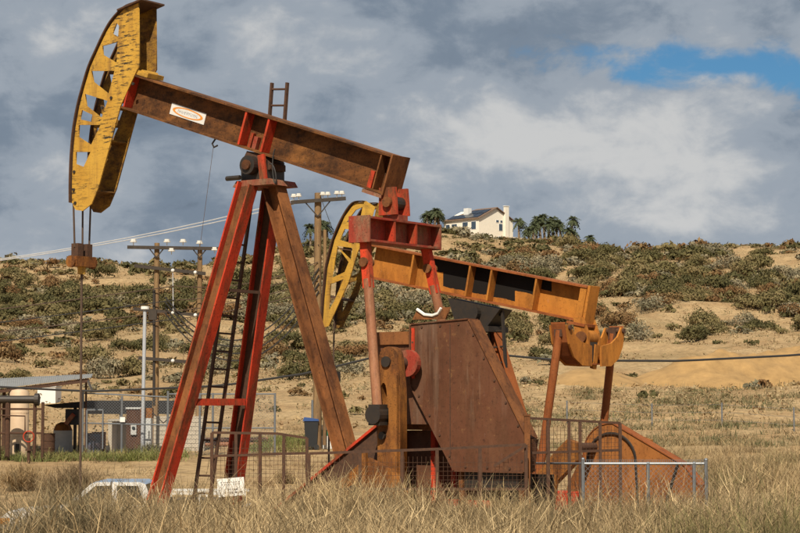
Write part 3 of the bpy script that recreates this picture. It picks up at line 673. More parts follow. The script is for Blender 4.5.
# wellheads under the two polished rods
def to_world(P, u, v, w=0):
    c, s_ = math.cos(-TH), math.sin(-TH); return Vector((P.location.x + u*c - v*s_, P.location.y + u*s_ + v*c, w))
for P, u_, lab in ((P1, ux+.03, 'rusty wellhead at the foot of the long polished rod'), (P2, u2-.02, 'rusty wellhead below the faded yellow head')):
    q = to_world(P, u_, 0); zz = z1(q.x, q.y)
    w_ = empty('wellhead', (q.x, q.y, zz), label=lab, cat='wellhead')
    MB().tube((0,0,-.2), (0,0,.55), .14, n=12).build('casing', M['rust_dark'], w_, True)
    for h_ in (.3, .55): MB().disc((0,0,h_), (0,0,1), .24, .07, 14).build('flange', M['rust_dark'], w_)
    MB().tube((0,0,.55), (0,0,1.0), .085, n=12).tube((-.4,0,.75), (.4,0,.75), .06, n=10).build('pumping_tee', M['red_worn'], w_, True)

# ------------------------------------------------------------------ rusty guard railing round the front pump
def mesh_panel(p0, p1, z0, z1_, step, r, mat, parent, diamond=False):
    p0, p1 = Vector(p0), Vector(p1); d = p1-p0; L = d.length; d.normalize(); mb = MB(); H = z1_-z0
    def P_(s, h): q = p0 + d*s; return Vector((q.x, q.y, z0+h))
    sidev = Vector((-d.y, d.x, 0))
    def wire(a, c, o): mb.bar(P_(*a)+sidev*o, P_(*c)+sidev*o, r*2, r*2, sidev)
    if not diamond:
        for i in range(1, int(L/step)): wire((i*step, 0), (i*step, H), r)
        for i in range(1, int(H/step)): wire((0, i*step), (L, i*step), -r)
    else:
        k_ = int((L+H)/step)
        for i in range(1, k_):
            c = i*step
            a0 = (max(0, c-H), min(c, H)); a1 = (min(c, L), max(0, c-L))
            if a0[0] < L: wire(a0, a1, r)
            a0 = (max(0, c-H), H-min(c, H)); a1 = (min(c, L), H-max(0, c-L))
            if a0[0] < L: wire(a0, a1, -r)
    o = mb.build('wire_mesh', mat, parent); o['kind'] = 'stuff'; return o
def W(px, py, Y): return at(px, py, Y)
YF = 33.4
def railing(xs, ytop, ylow, Ys, name, label, r=.022, braces=()):
    e = empty(name, W((xs[0]+xs[-1])/2, 560, Ys[0]) * 1, label=label, cat='railing'); base = e.location.copy()
    zb = z1(base.x, base.y); e.location.z = zb; base.z = zb
    def Yx(x): return Ys[0] + (Ys[1]-Ys[0])*(x-xs[0])/(xs[-1]-xs[0])
    def yt(x): return np.interp(x, [p[0] for p in ytop], [p[1] for p in ytop])
    def yl(x): return np.interp(x, [p[0] for p in ylow], [p[1] for p in ylow])
    for x in xs:
        q = W(x, yt(x), Yx(x)); g = z1(q.x, q.y)
        MB().b2(q.x-r-.006-base.x, q.x+r+.006-base.x, q.y-r-.006-base.y, q.y+r+.006-base.y, g-.2-base.z, q.z-base.z).build('post', M['rust_dark'], e)
    for y_ in (ytop, ylow):
        for (xa, ya), (xb, yb) in zip(y_[:-1], y_[1:]):
            MB().bar(W(xa, ya, Yx(xa))-base, W(xb, yb, Yx(xb))-base, r*2, r*2, (0,0,1)).build('rail', M['rust_dark'], e)
    for (xa, ya, xb, yb) in braces:
        MB().bar(W(xa, ya, Yx(xa))-base+Vector((0,-.05,0)), W(xb, yb, Yx(xb))-base+Vector((0,-.05,0)), r*2, r*2, (0,0,1)).build('brace', M['rust_dark'], e)
    p0 = W(xs[0], 500, Yx(xs[0]))-base; p1 = W(xs[-1], 500, Yx(xs[-1]))-base
    zt = min(W(x, yt(x), Yx(x)).z for x in xs)-base.z
    return e, p0, p1, zt
e, p0, p1, zt = railing([212, 236, 260, 284, 307], [(212,432.5), (277,433.5), (307,438)], [(212,456), (307,453)], (34.6, 34.6), 'mesh_railing', 'low rusty mesh railing panel in front of the ladder, with the white sign')
mesh_panel(p0, p1, .3, zt-.05, .075, .0028, M['rust_dark'], e)
e, p0, p1, zt = railing([309, 360, 402, 437, 480, 526], [(309,453.5), (437,449), (526,444.5)], [(309,489), (526,489)], (32.9, 32.9), 'mesh_railing', 'long rusty mesh railing in front of the crank and brown belt guard', braces=[(494,466,525,446)])
mesh_panel(p0, p1, .3, zt-.05, .075, .0026, M['rust_dark'], e)
e, p0, p1, zt = railing([528, 548, 569, 580, 600, 620], [(528,418), (620,423)], [(528,453), (620,450)], (33.6, 34.4), 'mesh_railing', 'rusty mesh railing in front of the orange belt guard')
mesh_panel(p0, p1, .3, zt-.05, .075, .0026, M['rust_dark'], e)
q = W(527, 416, 33.2); g_ = z1(q.x, q.y)
tag(MB().b2(-.05, .05, -.05, .05, -.2, q.z-g_).b2(-.062, .062, -.062, .062, q.z-g_, q.z-g_+.03).build('gate_post', M['rust_leg'], None, loc=(q.x, q.y, g_)), 'tall square rusty post between two mesh railings', 'post')
# white notice on the railing
s0 = W(231, 487, 34.45)
sg = tag(MB().box((0,0,0), (.245, .006, .165), (Vector((.995,0,.08)), Vector((0,1,0)), Vector((-.08,0,.995)))).build('notice_sign', M['white_paint'], None, loc=s0), 'white notice board wired to the rusty mesh railing', 'sign')
mb = MB(); rr = random.Random(5)
for row, (zz, h_, xs_) in enumerate([(.09, .008, (-.18, .17)), (.05, .008, (-.16, .15)), (-.045, .018, (-.05, .13)), (-.10, .016, (-.10, .22))]):
    x_ = xs_[0]
    while x_ < xs_[1]:
        w_ = rr.uniform(.012, .03); mb.box((x_, -.009, zz+x_*.08+rr.uniform(-.004, .004)), (w_*.4, .001, h_*rr.uniform(.6, 1))); x_ += w_+rr.choice((.008, .012, .03))
mb.build('lettering', M['sign_black'], sg)

# ------------------------------------------------------------------ galvanised chain-link fence, near right
YC = 32.0
e = empty('chain_link_fence', (W(645, 560, YC).x, YC, 0), label='low galvanised chain-link fence in front of the orange pump', cat='fence'); bz = e.location.copy(); bz.z = z1(bz.x, bz.y); e.location.z = bz.z
zt_ = W(583, 463.5, YC).z
def fpost(px, Y, top=0, r=.03):
    q = W(px, 463.5, Y); g = z1(q.x, q.y)
    MB().tube((q.x-bz.x, q.y-bz.y, g-.2-bz.z), (q.x-bz.x, q.y-bz.y, zt_+top-bz.z), r, n=8).ball((q.x-bz.x, q.y-bz.y, zt_+top-bz.z), r*1.15).build('post', M['galv'], e, True)
for px_, Y_, tp in ((583, YC, .07), (648, YC, 0), (694, YC, .0), (706, YC-.03, .06)): fpost(px_, Y_, tp)
MB().tube(W(583, 463.5, YC)-bz, W(706, 463.5, YC)-bz, .022, n=8).build('top_rail', M['galv'], e, True)
MB().tube(W(583, 463.5, YC)-bz, W(522, 463, 36.2)-bz, .02, n=8).build('top_rail', M['galv'], e, True)
p0, p1 = W(583, 500, YC)-bz, W(706, 500, YC)-bz
mesh_panel(p0, p1, .25, zt_-bz.z-.0, .085, .0022, M['galv'], e, True)
mb = MB()                                               # twisted wire ends along the top
for i in range(60):
    x_ = p0.x + (p1.x-p0.x)*(i+.5)/60; mb.bar((x_, p0.y, zt_-bz.z), (x_+.025, p0.y, zt_-bz.z+.07), .005, .005); mb.bar((x_+.03, p0.y, zt_-bz.z), (x_+.005, p0.y, zt_-bz.z+.07), .005, .005)
mb.build('wire_ends', M['galv'], e)['kind'] = 'stuff'

# ------------------------------------------------------------------ white pickup behind the red legs
M['car_white'] = plain('car_white', (.72, .72, .70), .35, .06, 8)
M['glass'] = plain('tinted_glass', (.02, .03, .04), .08, .2, 3, bs=0)
M['tyre'] = plain('tyre_rubber', (.025, .025, .025), .85, .3)
M['amber'] = plain('amber_lens', (.70, .26, .02), .3, .1)
M['lens'] = plain('clear_lens', (.6, .62, .64), .2, .1)
M['roof_sky_tint'] = plain('car_roof_sky_tint', (.30, .40, .55), .3, .3, 3)  # sky reflection on the white roof, put into its colour
tx, ty = -9.05, 44.0; tz = z1(-6.4, ty)
T = empty('pickup_truck', (tx, ty, tz), label='white pickup with sky reflection tinted into its roof, parked behind the red pump legs', cat='truck')
body = [(0, .48), (.02, .86), (.15, .98), (1.35, 1.08), (5.55, 1.08), (5.58, .50), (4.88, .46)] + [(4.48+.40*math.cos(a), .40+.40*math.sin(a)) for a in np.linspace(.15, math.pi-.15, 8)] + \
       [(4.05, .40), (1.45, .40)] + [(1.03+.40*math.cos(a), .40+.40*math.sin(a)) for a in np.linspace(.15, math.pi-.15, 8)] + [(.60, .44)]
MB().prism(body, -.88, .88).build('body', M['car_white'], T)
side = [(1.42, 1.085), (2.02, 1.60), (2.14, 1.645), (3.14, 1.645), (3.26, 1.60), (3.46, 1.085)]
wins = [[(1.62, 1.13), (2.12, 1.56), (2.50, 1.57), (2.50, 1.13)], [(2.62, 1.13), (2.62, 1.57), (3.10, 1.56), (3.26, 1.13)]]
for g in (-1, 1):
    cs = plate('cab_side', side, wins, g*.80-.02, g*.80+.02, M['car_white'], T)
    for w_ in wins: plate('side_window', [(p[0]*.98+.02*2.4, p[1]*.98+.02*1.35) for p in w_], [], g*.79-.004, g*.79+.004, M['glass'], cs)
    MB().b2(1.55, 1.72, g*.82, g*1.0, 1.10, 1.24).build('mirror', M['dark'], T)
MB().prism([(2.0, 1.60), (2.14, 1.66), (3.14, 1.66), (3.28, 1.60), (3.1, 1.585), (2.2, 1.585)], -.775, .775).build('roof', M['roof_sky_tint'], T)
MB().add([(1.44, -.77, 1.09), (1.44, .77, 1.09), (2.02, .77, 1.60), (2.02, -.77, 1.60)], [(0,1,2,3)]).build('windscreen', M['glass'], T)
MB().add([(3.44, -.77, 1.09), (3.44, .77, 1.09), (3.26, .77, 1.60), (3.26, -.77, 1.60)], [(0,3,2,1)]).build('rear_window', M['glass'], T)
MB().b2(-.06, .10, -.9, .9, .46, .62).build('bumper', M['galv'], T)
for g in (-1, 1):
    MB().b2(-.02, .06, g*.72-.15, g*.72+.15, .70, .86).build('headlight', M['lens'], T)
    MB().b2(-.02, .20, g*.883-.02, g*.883+.02, .70, .84).build('turn_signal', M['amber'], T)
    for x_ in (1.03, 4.48):
        wh = MB().disc((x_, g*.78, .34), yv, .34, .24, 24).build('wheel', M['tyre'], T, True); MB().disc((x_, g*.90, .34), yv, .2, .03, 18).build('rim', M['galv'], wh)
    MB().b2(3.55, 5.5, g*.84-.03, g*.84+.03, 1.085, 1.12).build('bed_rail', M['galv'], T)
    rk = MB().bar((3.55, g*.80, 1.39), (5.5, g*.80, 1.39), .06, .06, (0,0,1)).build('rack_rail', M['white_paint'], T)
    for x_ in (3.65, 4.5, 5.4): MB().b2(x_-.025, x_+.025, g*.80-.025, g*.80+.025, 1.12, 1.357).build('rack_post', M['white_paint'], rk)
MB().b2(3.65, 5.4, -.70, .70, 1.09, 1.24).build('bed_load', M['dark'], T)

# ------------------------------------------------------------------ utility poles and wires
M['pole'] = rust('weathered_pole', (.33, .21, .10), (.22, .13, .065), (.13, .085, .05), .40, .62, 1.5, (3,3,.25), spots=.4)
M['arm'] = plain('crossarm_timber', (.055, .042, .032), .85, .4)
M['porcelain'] = plain('porcelain', (.74, .72, .66), .35, .1)
M['wire_light'] = plain('aluminium_wire', (.50, .50, .50), .5, .2)
YP = 80.0
def insul(parent, p, s=.13):
    p = Vector(p)
    MB().tube(p+Vector((0,0,-.12)), p+Vector((0,0,.02)), .02, n=5).disc(p+Vector((0,0,.04)), (0,0,1), s, .05, 8).disc(p+Vector((0,0,.11)), (0,0,1), s*.75, .07, 8).build('insulator', M['porcelain'], parent, True)
def pole(px, ytop, Y, r, name, label, lean=0):
    top = at(px, ytop, Y); g = z1(top.x, Y)
    e = empty(name, (top.x, Y, g), label=label, cat='pole')
    MB().path([(0,0,-.3), (lean, 0, top.z-g)], [r*1.15, r*.85], 10).build('shaft', M['pole'], e, True); return e, top.z-g
def rel(e, px, py, Y=YP): return at(px, py, Y) - Vector(e.location)
# single pole between the two pumpjacks
ep, hp_ = pole(318, 193, YP, .17, 'utility_pole', 'tall single wooden utility pole with one crossarm, beside the faded yellow head')
MB().bar(rel(ep, 291, 203, YP)+Vector((0,-.22,0)), rel(ep, 346, 199, YP)+Vector((0,-.22,0)), .11, .15, (0,1,0)).build('crossarm', M['arm'], ep)
for px_, py_ in ((294, 198), (299, 197.5), (323, 196), (328, 196), (337, 195), (342, 195)): insul(ep, rel(ep, px_, py_)+Vector((0,-.22,0)))
for s_ in (-1, 1): MB().bar(rel(ep, 318+s_*13, 201.5-s_*.8)+Vector((0,-.2,0)), rel(ep, 318, 217)+Vector((0,-.2,0)), .03, .05).build('arm_brace', M['dark'], ep)
MB().tube(rel(ep, 325, 230)+Vector((0,-.1,0)), rel(ep, 324.5, 445)+Vector((0,-.1,0)), .075, n=8).build('riser_conduit', M['pole'], ep, True)
MB().tube(rel(ep, 312.5, 400)+Vector((0,-.1,0)), rel(ep, 312.5, 448)+Vector((0,-.1,0)), .05, n=8).build('riser_conduit', M['galv'], ep, True)
# two-pole frame on the left
eh = empty('double_utility_pole', (at(178, 400, YP).x, YP, z1(at(178, 400, YP).x, YP)), label='two-legged wooden utility frame with stacked crossarms and white insulators', cat='pole')
for px_, yt_, r_ in ((157, 243, .13), (200, 247, .12)):
    tp = rel(eh, px_, yt_); MB().path([(tp.x, 0, -.3), tp], [r_*1.15, r_*.85], 10).build('shaft', M['pole'], eh, True)
for a, c, o_ in (((128, 247.5), (219, 249), -.18), ((135, 266), (206, 274), -.18), ((134, 309), (207, 316), -.18), ((139, 358), (203, 363), -.18)):
    MB().bar(rel(eh, *a)+Vector((0,o_,0)), rel(eh, *c)+Vector((0,o_,0)), .10, .14).build('crossarm', M['arm'], eh)
for px_, py_ in ((134, 243), (167.5, 243), (183.5, 243), (172, 252), (200, 244.5), (215, 251)): insul(eh, rel(eh, px_, py_)+Vector((0,-.18,0)), .15)
for px_, py_ in ((173.5, 271), (196, 273), (173.5, 313), (196, 315.5), (173.5, 361)): MB().ball(rel(eh, px_, py_)+Vector((0,-.26,0)), .085).build('insulator', M['porcelain'], eh, True)
for cx_ in (157, 200):
    for s_ in (-1, 1): MB().bar(rel(eh, cx_+s_*7, 249)+Vector((0,-.17,0)), rel(eh, cx_, 258)+Vector((0,-.17,0)), .03, .05).build('arm_brace', M['dark'], eh)
MB().path([rel(eh, 154.5, 290)+Vector((0,-.12,0)), rel(eh, 154.5, 405)+Vector((0,-.12,0))], .06, 6).build('riser_conduit', M['dark'], eh, True)
MB().tube(rel(eh, 173.5, 271)+Vector((0,-.26,0)), rel(eh, 174, 313)+Vector((0,-.26,0)), .022, n=5).build('jumper_wire', M['wire_light'], eh)
# white capped vent stack
vt = at(143.5, 309, 77.5); g_ = z1(vt.x, vt.y); ev = empty('vent_stack', (vt.x, vt.y, g_), label='pale grey vent pipe with white cap standing beside the two-legged pole frame', cat='pipe')
MB().path([(0,0,-.2), (.06, 0, vt.z-g_)], .075, 10).build('pipe', M['sticker_grey'], ev, True)
MB().disc((.06, 0, vt.z-g_+.05), (0,0,1), .17, .12, 14).build('cap', M['white_paint'], ev)
MB().b2(.22, .55, -.1, .1, vt.z-g_-.45, vt.z-g_-.05).build('switch_box', M['arm'], ev)
def wire(pts_px, Y0, Y1, r, mat, label, name='power_line', n=14, group=None):
    xs_ = np.array([p[0] for p in pts_px], float); ys_ = np.array([p[1] for p in pts_px], float)
    if len(pts_px) == 3: co_ = np.polyfit(xs_, ys_, 2); fy = lambda x: np.polyval(co_, x)
    else: fy = lambda x: np.interp(x, xs_, ys_)
    pts = []
    for i in range(n+1):
        s_ = i/n; x = xs_[0]+(xs_[-1]-xs_[0])*s_; pts.append(at(x, fy(x), Y0+(Y1-Y0)*s_))
    return tag(MB().path(pts, r, 5).build(name, mat, None, True), label, 'cable', group)
for dy in (0, 4): wire([(-300, 283+dy*.2), (100, 243+dy*.5), (294, 200+dy)], 80, YP-.2, .022, M['wire_light'], 'pale power line running from the single pole crossarm across the sky', group='pale sky lines')
for i, (ya, yb) in enumerate(((308, 289), (321, 303), (330, 314), (340, 322))):
    wire([(-300, ya+34), (60, (ya+yb)/2+3), (175, yb-3)], 80, YP-.3, .022, M['cable'] if i % 2 else M['steel_cable'], 'dark power line across the left hillside to the two-legged frame', group='left hillside lines')
    wire([(176, yb-3), (250, 283+i*8), (318, 262+i*9)], YP-.3, YP-.2, .02, M['steel_cable'], 'dark power line strung between the two-legged frame and the single pole', group='lines between poles')
for i, dy in enumerate((0, 7, 15, 23)):
    wire([(165, 297+dy*.7), (240, 340+dy*.9), (319, 268+dy)], YP-.3, YP-.2, .03, M['cable'], 'slack black cable sagging between the two pole structures', group='slack cables between poles')
wire([(-300, 366), (-60, 384), (90, 391.5), (220, 386), (310, 373), (395, 352)], 70, 70, .045, M['cable'], 'thick black cable crossing low in front of the left hillside', n=30)
wire([(430, 345), (490, 354), (560, 360.5), (680, 361), (800, 355), (900, 344), (1100, 318)], 70, 70, .045, M['cable'], 'thick black cable crossing in front of the sandy terrace behind the orange yoke', n=30)
for i, (x0, y0, x1, y1) in enumerate(((319, 204, 280, 245), (345, 201, 322, 232))):
    wire([(x0, y0), (x1, y1)], YP-.2, YP+2, .015, M['cable'], ('thin stay wire falling left from the single pole top', 'thin stay wire falling from the crossarm end of the single pole')[i], n=2)

# ------------------------------------------------------------------ yard on the left
M['cabinet_brown'] = rust('cabinet_brown', (.09, .042, .025), (.13, .06, .03), (.06, .03, .02), .45, .6, 2, spots=.3)
M['cabinet_grey'] = plain('cabinet_grey', (.50, .51, .50), .6, .12)
M['tan_tank'] = plain('tan_tank', (.60, .44, .29), .6, .15, 2)
M['block'] = plain('concrete_block', (.50, .44, .35), .9, .18, 4)
M['roof_sheet'] = plain('roof_sheet', (.30, .31, .31), .6, .3, 3, c2=(.20, .19, .17))
M['bin_black'] = plain('bin_plastic', (.02, .022, .025), .5, .2)
M['bin_blue'] = plain('bin_lid', (.03, .08, .25), .5, .2)
M['mesh_black'] = plain('shade_cloth', (.022, .022, .024), .95, .3, 4)
M['green_paint'] = plain('green_paint', (.05, .22, .12), .6, .2)
def ground_empty(name, px, Y, label, cat):
    X = at(px, 430, Y).x; return empty(name, (X, Y, z1(X, Y)), label=label, cat=cat)
# open shed with corrugated roof
sh = ground_empty('open_shed', 30, 75, 'open steel shed with a sloping grey corrugated roof', 'shed'); so_ = Vector(sh.location)
c00, c10, c01, c11 = at(-60, 396, 75)-so_, at(91, 378, 75)-so_, at(-60, 382, 83)-so_, at(93, 374.5, 83)-so_
vs = []; fs = []; NX, NS = 9, 8
for pnl in range(NX):                                     # roof sheets, each its own
    vs = []; fs = []
    for i in range(NS*2+1):
        s_ = (pnl + i/(NS*2)*.995)/NX
        for j, (a, c) in enumerate(((c00, c10), (c01, c11))):
            p = a + (c-a)*s_; vs.append(p + Vector((0,0,.025*(i % 2) + .004*(pnl % 2)))); vs.append(p + Vector((0,0,.025*(i % 2)+.02 + .004*(pnl % 2))))
    for i in range(NS*2):
        a = 4*i; fs += [(a, a+2, a+6, a+4), (a+1, a+5, a+7, a+3), (a, a+4, a+5, a+1), (a+2, a+3, a+7, a+6)]
    MB().add(vs, fs).build('roof_sheet', M['roof_sheet'], sh)
for px_, Y_ in ((-40, 76), (4, 76), (10, 82), (86, 76), (86, 82), (-40, 82)):
    s_ = (px_+60)/152; zt_ = (at(-60, 396, 75)+(at(91, 378, 75)-at(-60, 396, 75))*s_).z if Y_ < 79 else (at(-60, 382, 83)+(at(93, 374.5, 83)-at(-60, 382, 83))*s_).z
    X_ = at(px_, 400, Y_).x; g_ = z1(X_, Y_); r_ = .06 if px_ < 80 else .035
    MB().b2(X_-r_-so_.x, X_+r_-so_.x, Y_-r_-so_.y, Y_+r_-so_.y, g_-.2-so_.z, zt_-.05-so_.z).build('post', M['rust_dark'], sh)
MB().bar(c00+Vector((0,.1,-.09)), c10+Vector((-.1,.1,-.09)), .10, .14).build('eave_beam', M['rust_dark'], sh)
MB().bar(c10+Vector((-.15,.1,-.05)), at(92.5, 392, 75)-so_, .08, .08).build('drain_pipe', M['dark'], sh)
# pipework under the shed
pw = ground_empty('pipe_manifold', 15, 72.6, 'dark pipework with a round end flange under the open shed roof', 'pipes'); po = Vector(pw.location)
MB().tube(at(-40, 399.5, 72.6)-po, at(36, 399.5, 72.6)-po, .15, n=12).build('header_pipe', M['dark'], pw, True)
MB().disc(at(37, 399.5, 72.6)-po, (1,0,0), .24, .16, 16).build('end_flange', M['dark'], pw)
for px_, r_ in ((8, .10), (35, .07), (0, .06)): q = at(px_, 400, 72.6)-po; MB().tube(q, (q.x, q.y, -.2), r_, n=8).build('riser', M['rust_dark'], pw, True)
for y_, xa, xb in ((409, -20, 44), (433, -20, 44)): MB().tube(at(xa, y_, 72.6)-po, at(xb, y_, 72.6)-po, .04, n=6).build('cross_pipe', M['rust_dark'], pw, True)
q = at(43, 402, 72.6)-po; MB().tube(q, (q.x, q.y, -.2), .06, n=8).build('riser', M['rust_dark'], pw, True)
q0, q1, q2 = at(-10, 415, 72.4)-po, at(25, 416, 72.4)-po, at(25, 438, 72.4)-po
MB().path([q0, q1, q2], .03, 6).build('loop_pipe', M['rust_dark'], pw, True)
# tanks
tk = ground_empty('storage_tank', 19, 74.2, 'tall tan vertical tank under the open shed', 'tank'); th_ = at(19, 389, 74.2).z - tk.location.z
MB().path([(0,0,-.1), (0,0,th_-.15), (0,0,th_-.04), (0,0,th_)], [.38, .38, .30, .08], 20).build('shell', M['tan_tank'], tk, True)
for h_ in (.9, 1.8): MB().disc((0,0,h_), (0,0,1), .386, .04, 20).build('band', M['tan_tank'], tk)
MB().b2(-.1, .1, -.42, -.36, .3, .6).build('hatch', M['dark'], tk)
tk2 = ground_empty('mixing_tank', 63, 79, 'squat grey tank with rusty shoulder beneath the low dark canopy', 'tank'); h_ = at(63, 422, 79).z - tk2.location.z
MB().path([(0,0,0), (0,0,h_*.72)], [.40, .40], 16).build('shell', M['cabinet_grey'], tk2, True)
MB().path([(0,0,h_*.72), (0,0,h_*.92), (0,0,h_)], [.40, .30, .10], 16).build('shoulder', M['crank'], tk2, True)
cn = ground_empty('low_canopy', 65, 79, 'low dark canopy on thin posts over the squat tank', 'canopy'); co_ = Vector(cn.location)
MB().prism([(at(43, 405, 78).x-co_.x, at(43, 405, 78).z-co_.z), (at(86, 401, 78).x-co_.x, at(86, 401, 78).z-co_.z), (at(86, 408, 78).x-co_.x, at(86, 408, 78).z-co_.z), (at(55, 408, 78).x-co_.x, at(55, 408, 78).z-co_.z)], -1.0, 1.2).build('roof', M['mesh_black'], cn)
for px_ in (75, 80): X_ = at(px_, 430, 78.5).x; MB().b2(X_-co_.x-.06, X_-co_.x+.06, -.56, -.44, -.2, at(px_, 408, 78.5).z-co_.z).build('post', M['dark'], cn)
X_ = at(71, 415, 78).x; MB().b2(X_-co_.x-.25, X_-co_.x+.3, -.9, -.4, at(71, 425, 78).z-co_.z, at(71, 409, 78).z-co_.z).build('pump_box', M['bin_black'], cn)
MB().bar(at(74, 414, 78)-co_, at(66, 424, 78)-co_, .3, .16).build('chute', M['red_worn'], cn)
bxw = ground_empty('white_container', 49, 117, 'small white container standing behind the open shed', 'container')
q = at(40, 387, 117); w_ = at(58, 386, 117).x-q.x; hh_ = q.z-bxw.location.z
MB().b2(-w_/2, w_/2, -1, 1, -.2, hh_).build('shell', M['white_paint'], bxw)
MB().b2(-w_/2-.05, w_/2+.05, -1.05, 1.05, hh_, hh_+.06).build('lid', M['cabinet_grey'], bxw)
# shade-cloth screen on posts
ss = ground_empty('shade_screen', 140, 90, 'long black shade cloth strung on posts behind the cabinets', 'screen'); s0_ = Vector(ss.location)
MB().b2(at(86, 400, 90).x-s0_.x, at(188, 400, 90).x-s0_.x, -.02, .02, at(100, 414, 90).z-s0_.z, at(100, 400.5, 90).z-s0_.z).build('cloth', M['mesh_black'], ss)
for px_ in (86, 120, 154, 188): X_ = at(px_, 400, 90).x; MB().tube((X_-s0_.x, .06, -.3), (X_-s0_.x, .06, at(100, 399, 90).z-s0_.z), .04, n=6).build('post', M['galv'], ss)
# galvanised yard fence
yf = ground_empty('yard_fence', 180, 76, 'tall galvanised pipe-frame fence with a gate across the yard', 'fence'); fo = Vector(yf.location)
for px_, yt_ in ((83, 392), (122, 396), (168, 391), (200, 394), (213, 393), (275, 393)):
    q = at(px_, yt_, 76); g_ = z1(q.x, 76); MB().tube((q.x-fo.x, 0, g_-.2-fo.z), q-fo, .045, n=8).build('post', M['galv'], yf, True)
for (xa, ya), (xb, yb) in (((83, 393), (168, 397)), ((168, 394), (275, 394)), ((83, 423), (168, 425)), ((200, 428), (275, 428))):
    MB().tube(at(xa, ya, 76)-fo, at(xb, yb, 76)-fo, .03, n=6).build('rail', M['galv'], yf, True)
gt = MB().tube(at(87, 410, 75.9)-fo, at(103, 410, 75.9)-fo, .035, n=6).build('gate', M['galv'], yf, True)
for px_ in (87, 103): q = at(px_, 410, 75.9)-fo; MB().tube(q, (q.x, q.y, q.z-1.55), .035, n=6).build('stile', M['galv'], gt, True)
p0, p1 = at(168, 430, 76)-fo, at(275, 430, 76)-fo; p0.z = p1.z = 0
mesh_panel(p0, p1, .05, at(200, 395, 76).z-fo.z, .12, .003, M['galv'], yf, True)
p0 = at(83, 430, 76)-fo; p0.z = 0; p1 = at(168, 430, 76)-fo; p1.z = 0
mesh_panel(p0, p1, .05, at(120, 398, 76).z-fo.z, .12, .003, M['galv'], yf, True)
MB().b2(at(120, 418, 75.9).x-fo.x, at(125, 418, 75.9).x-fo.x, -.1, -.08, at(120, 422, 75.9).z-fo.z, at(120, 417, 75.9).z-fo.z).build('notice', M['white_paint'], yf)
# cabinets
cb_ = ground_empty('switch_cabinet', 134.5, 78.4, 'dark brown steel switch cabinet with a white meter on its door', 'cabinet'); w2 = at(141.5, 430, 78).x-at(127, 430, 78).x; h2 = at(134, 409, 78).z-cb_.location.z
MB().b2(-w2/2, w2/2, -.3, .3, -.05, h2).build('housing', M['cabinet_brown'], cb_)
MB().b2(-w2/2-.03, w2/2+.03, -.34, .34, h2, h2+.07).build('top', M['cabinet_grey'], cb_)
mt = MB().b2(-.10, .13, -.40, -.302, h2*.42, h2*.66).build('meter', M['cabinet_grey'], cb_); MB().disc((.02, -.41, h2*.57), yv, .07, .03, 12).build('dial', M['glass'], mt)
MB().b2(-w2/2+.04, w2/2-.04, -.315, -.302, .1, h2-.1).build('door', M['cabinet_brown'], cb_)
cg = ground_empty('meter_cabinet', 147, 78.0, 'pale grey electrical cabinet under a rusty orange top box', 'cabinet'); w2 = at(152, 430, 78).x-at(142.3, 430, 78).x
z_a, z_b, z_c = at(147, 449, 78).z-cg.location.z, at(147, 418, 78).z-cg.location.z, at(147, 408, 78).z-cg.location.z
MB().b2(-w2/2, w2/2, -.3, .25, -.1, z_a).build('plinth', M['crank'], cg)
hs = MB().b2(-w2/2, w2/2, -.33, .25, z_a, z_b).build('housing', M['cabinet_grey'], cg); MB().b2(w2/2-.09, w2/2-.05, -.36, -.332, z_a+.45, z_a+.75).build('handle', M['dark'], hs)
MB().b2(-w2/2-.04, w2/2+.04, -.30, .25, z_b+.002, z_c).build('top_box', M['crank'], cg)
MB().path([(w2/2+.05, -.2, z_c-.2), (w2/2+.5, -.2, z_b-.2), (w2/2+1.1, -.2, z_b+.35)], .025, 6).build('conduit', M['dark'], cg, True)
# block wall: every block its own
bwl = ground_empty('block_wall', 178, 80, 'pale concrete block wall beside the grey cabinet', 'wall'); xa = at(153, 430, 79.6).x-bwl.location.x; xb = at(204, 430, 79.6).x-bwl.location.x; zt_ = at(170, 418, 79.6).z-bwl.location.z
MB().b2(xa+.01, xb-.01, -.24, .22, -.2, zt_-.02).build('mortar_core', M['concrete'], bwl)
rows = 8; bh = (zt_+.05)/rows; ncol = 6; bwid = (xb-xa)/ncol
bm_ = MB().box((0,0,0), (bwid/2-.008, .02, bh/2-.008)).mesh('block', M['block'])
bmh = MB().box((0,0,0), (bwid/4-.008, .02, bh/2-.008)).mesh('block', M['block'])
for r_ in range(rows):
    xs_ = [(xa+bwid*(i+.5), bm_) for i in range(ncol)] if r_ % 2 == 0 else [(xa+bwid/4, bmh)] + [(xa+bwid*(i+1), bm_) for i in range(ncol-1)] + [(xb-bwid/4, bmh)]
    for x_, me in xs_:
        o = bpy.data.objects.new('block', me); col.objects.link(o); o.parent = bwl; o.location = (x_, -.25-random.random()*.008, -.05+bh*(r_+.5))
MB().b2(xa-.02, xb+.02, -.29, .26, zt_+.001, zt_+.07).build('coping', M['block'], bwl)
# low concrete bay
cbx = ground_empty('concrete_bay', 119, 80, 'low open concrete bay left of the brown cabinet', 'wall'); xa = at(111, 430, 80).x-cbx.location.x; xb = at(126.5, 430, 80).x-cbx.location.x; zt_ = at(115, 421, 80).z-cbx.location.z
MB().b2(xa, xa+.16, -.8, .8, -.1, zt_).build('side_wall', M['block'], cbx)
MB().b2(xa+.161, xb, .64, .8, -.1, zt_).build('back_wall', M['block'], cbx)
MB().b2(xa-.02, xb, -.82, .82, zt_+.001, zt_+.08).build('lid', M['concrete'], cbx)
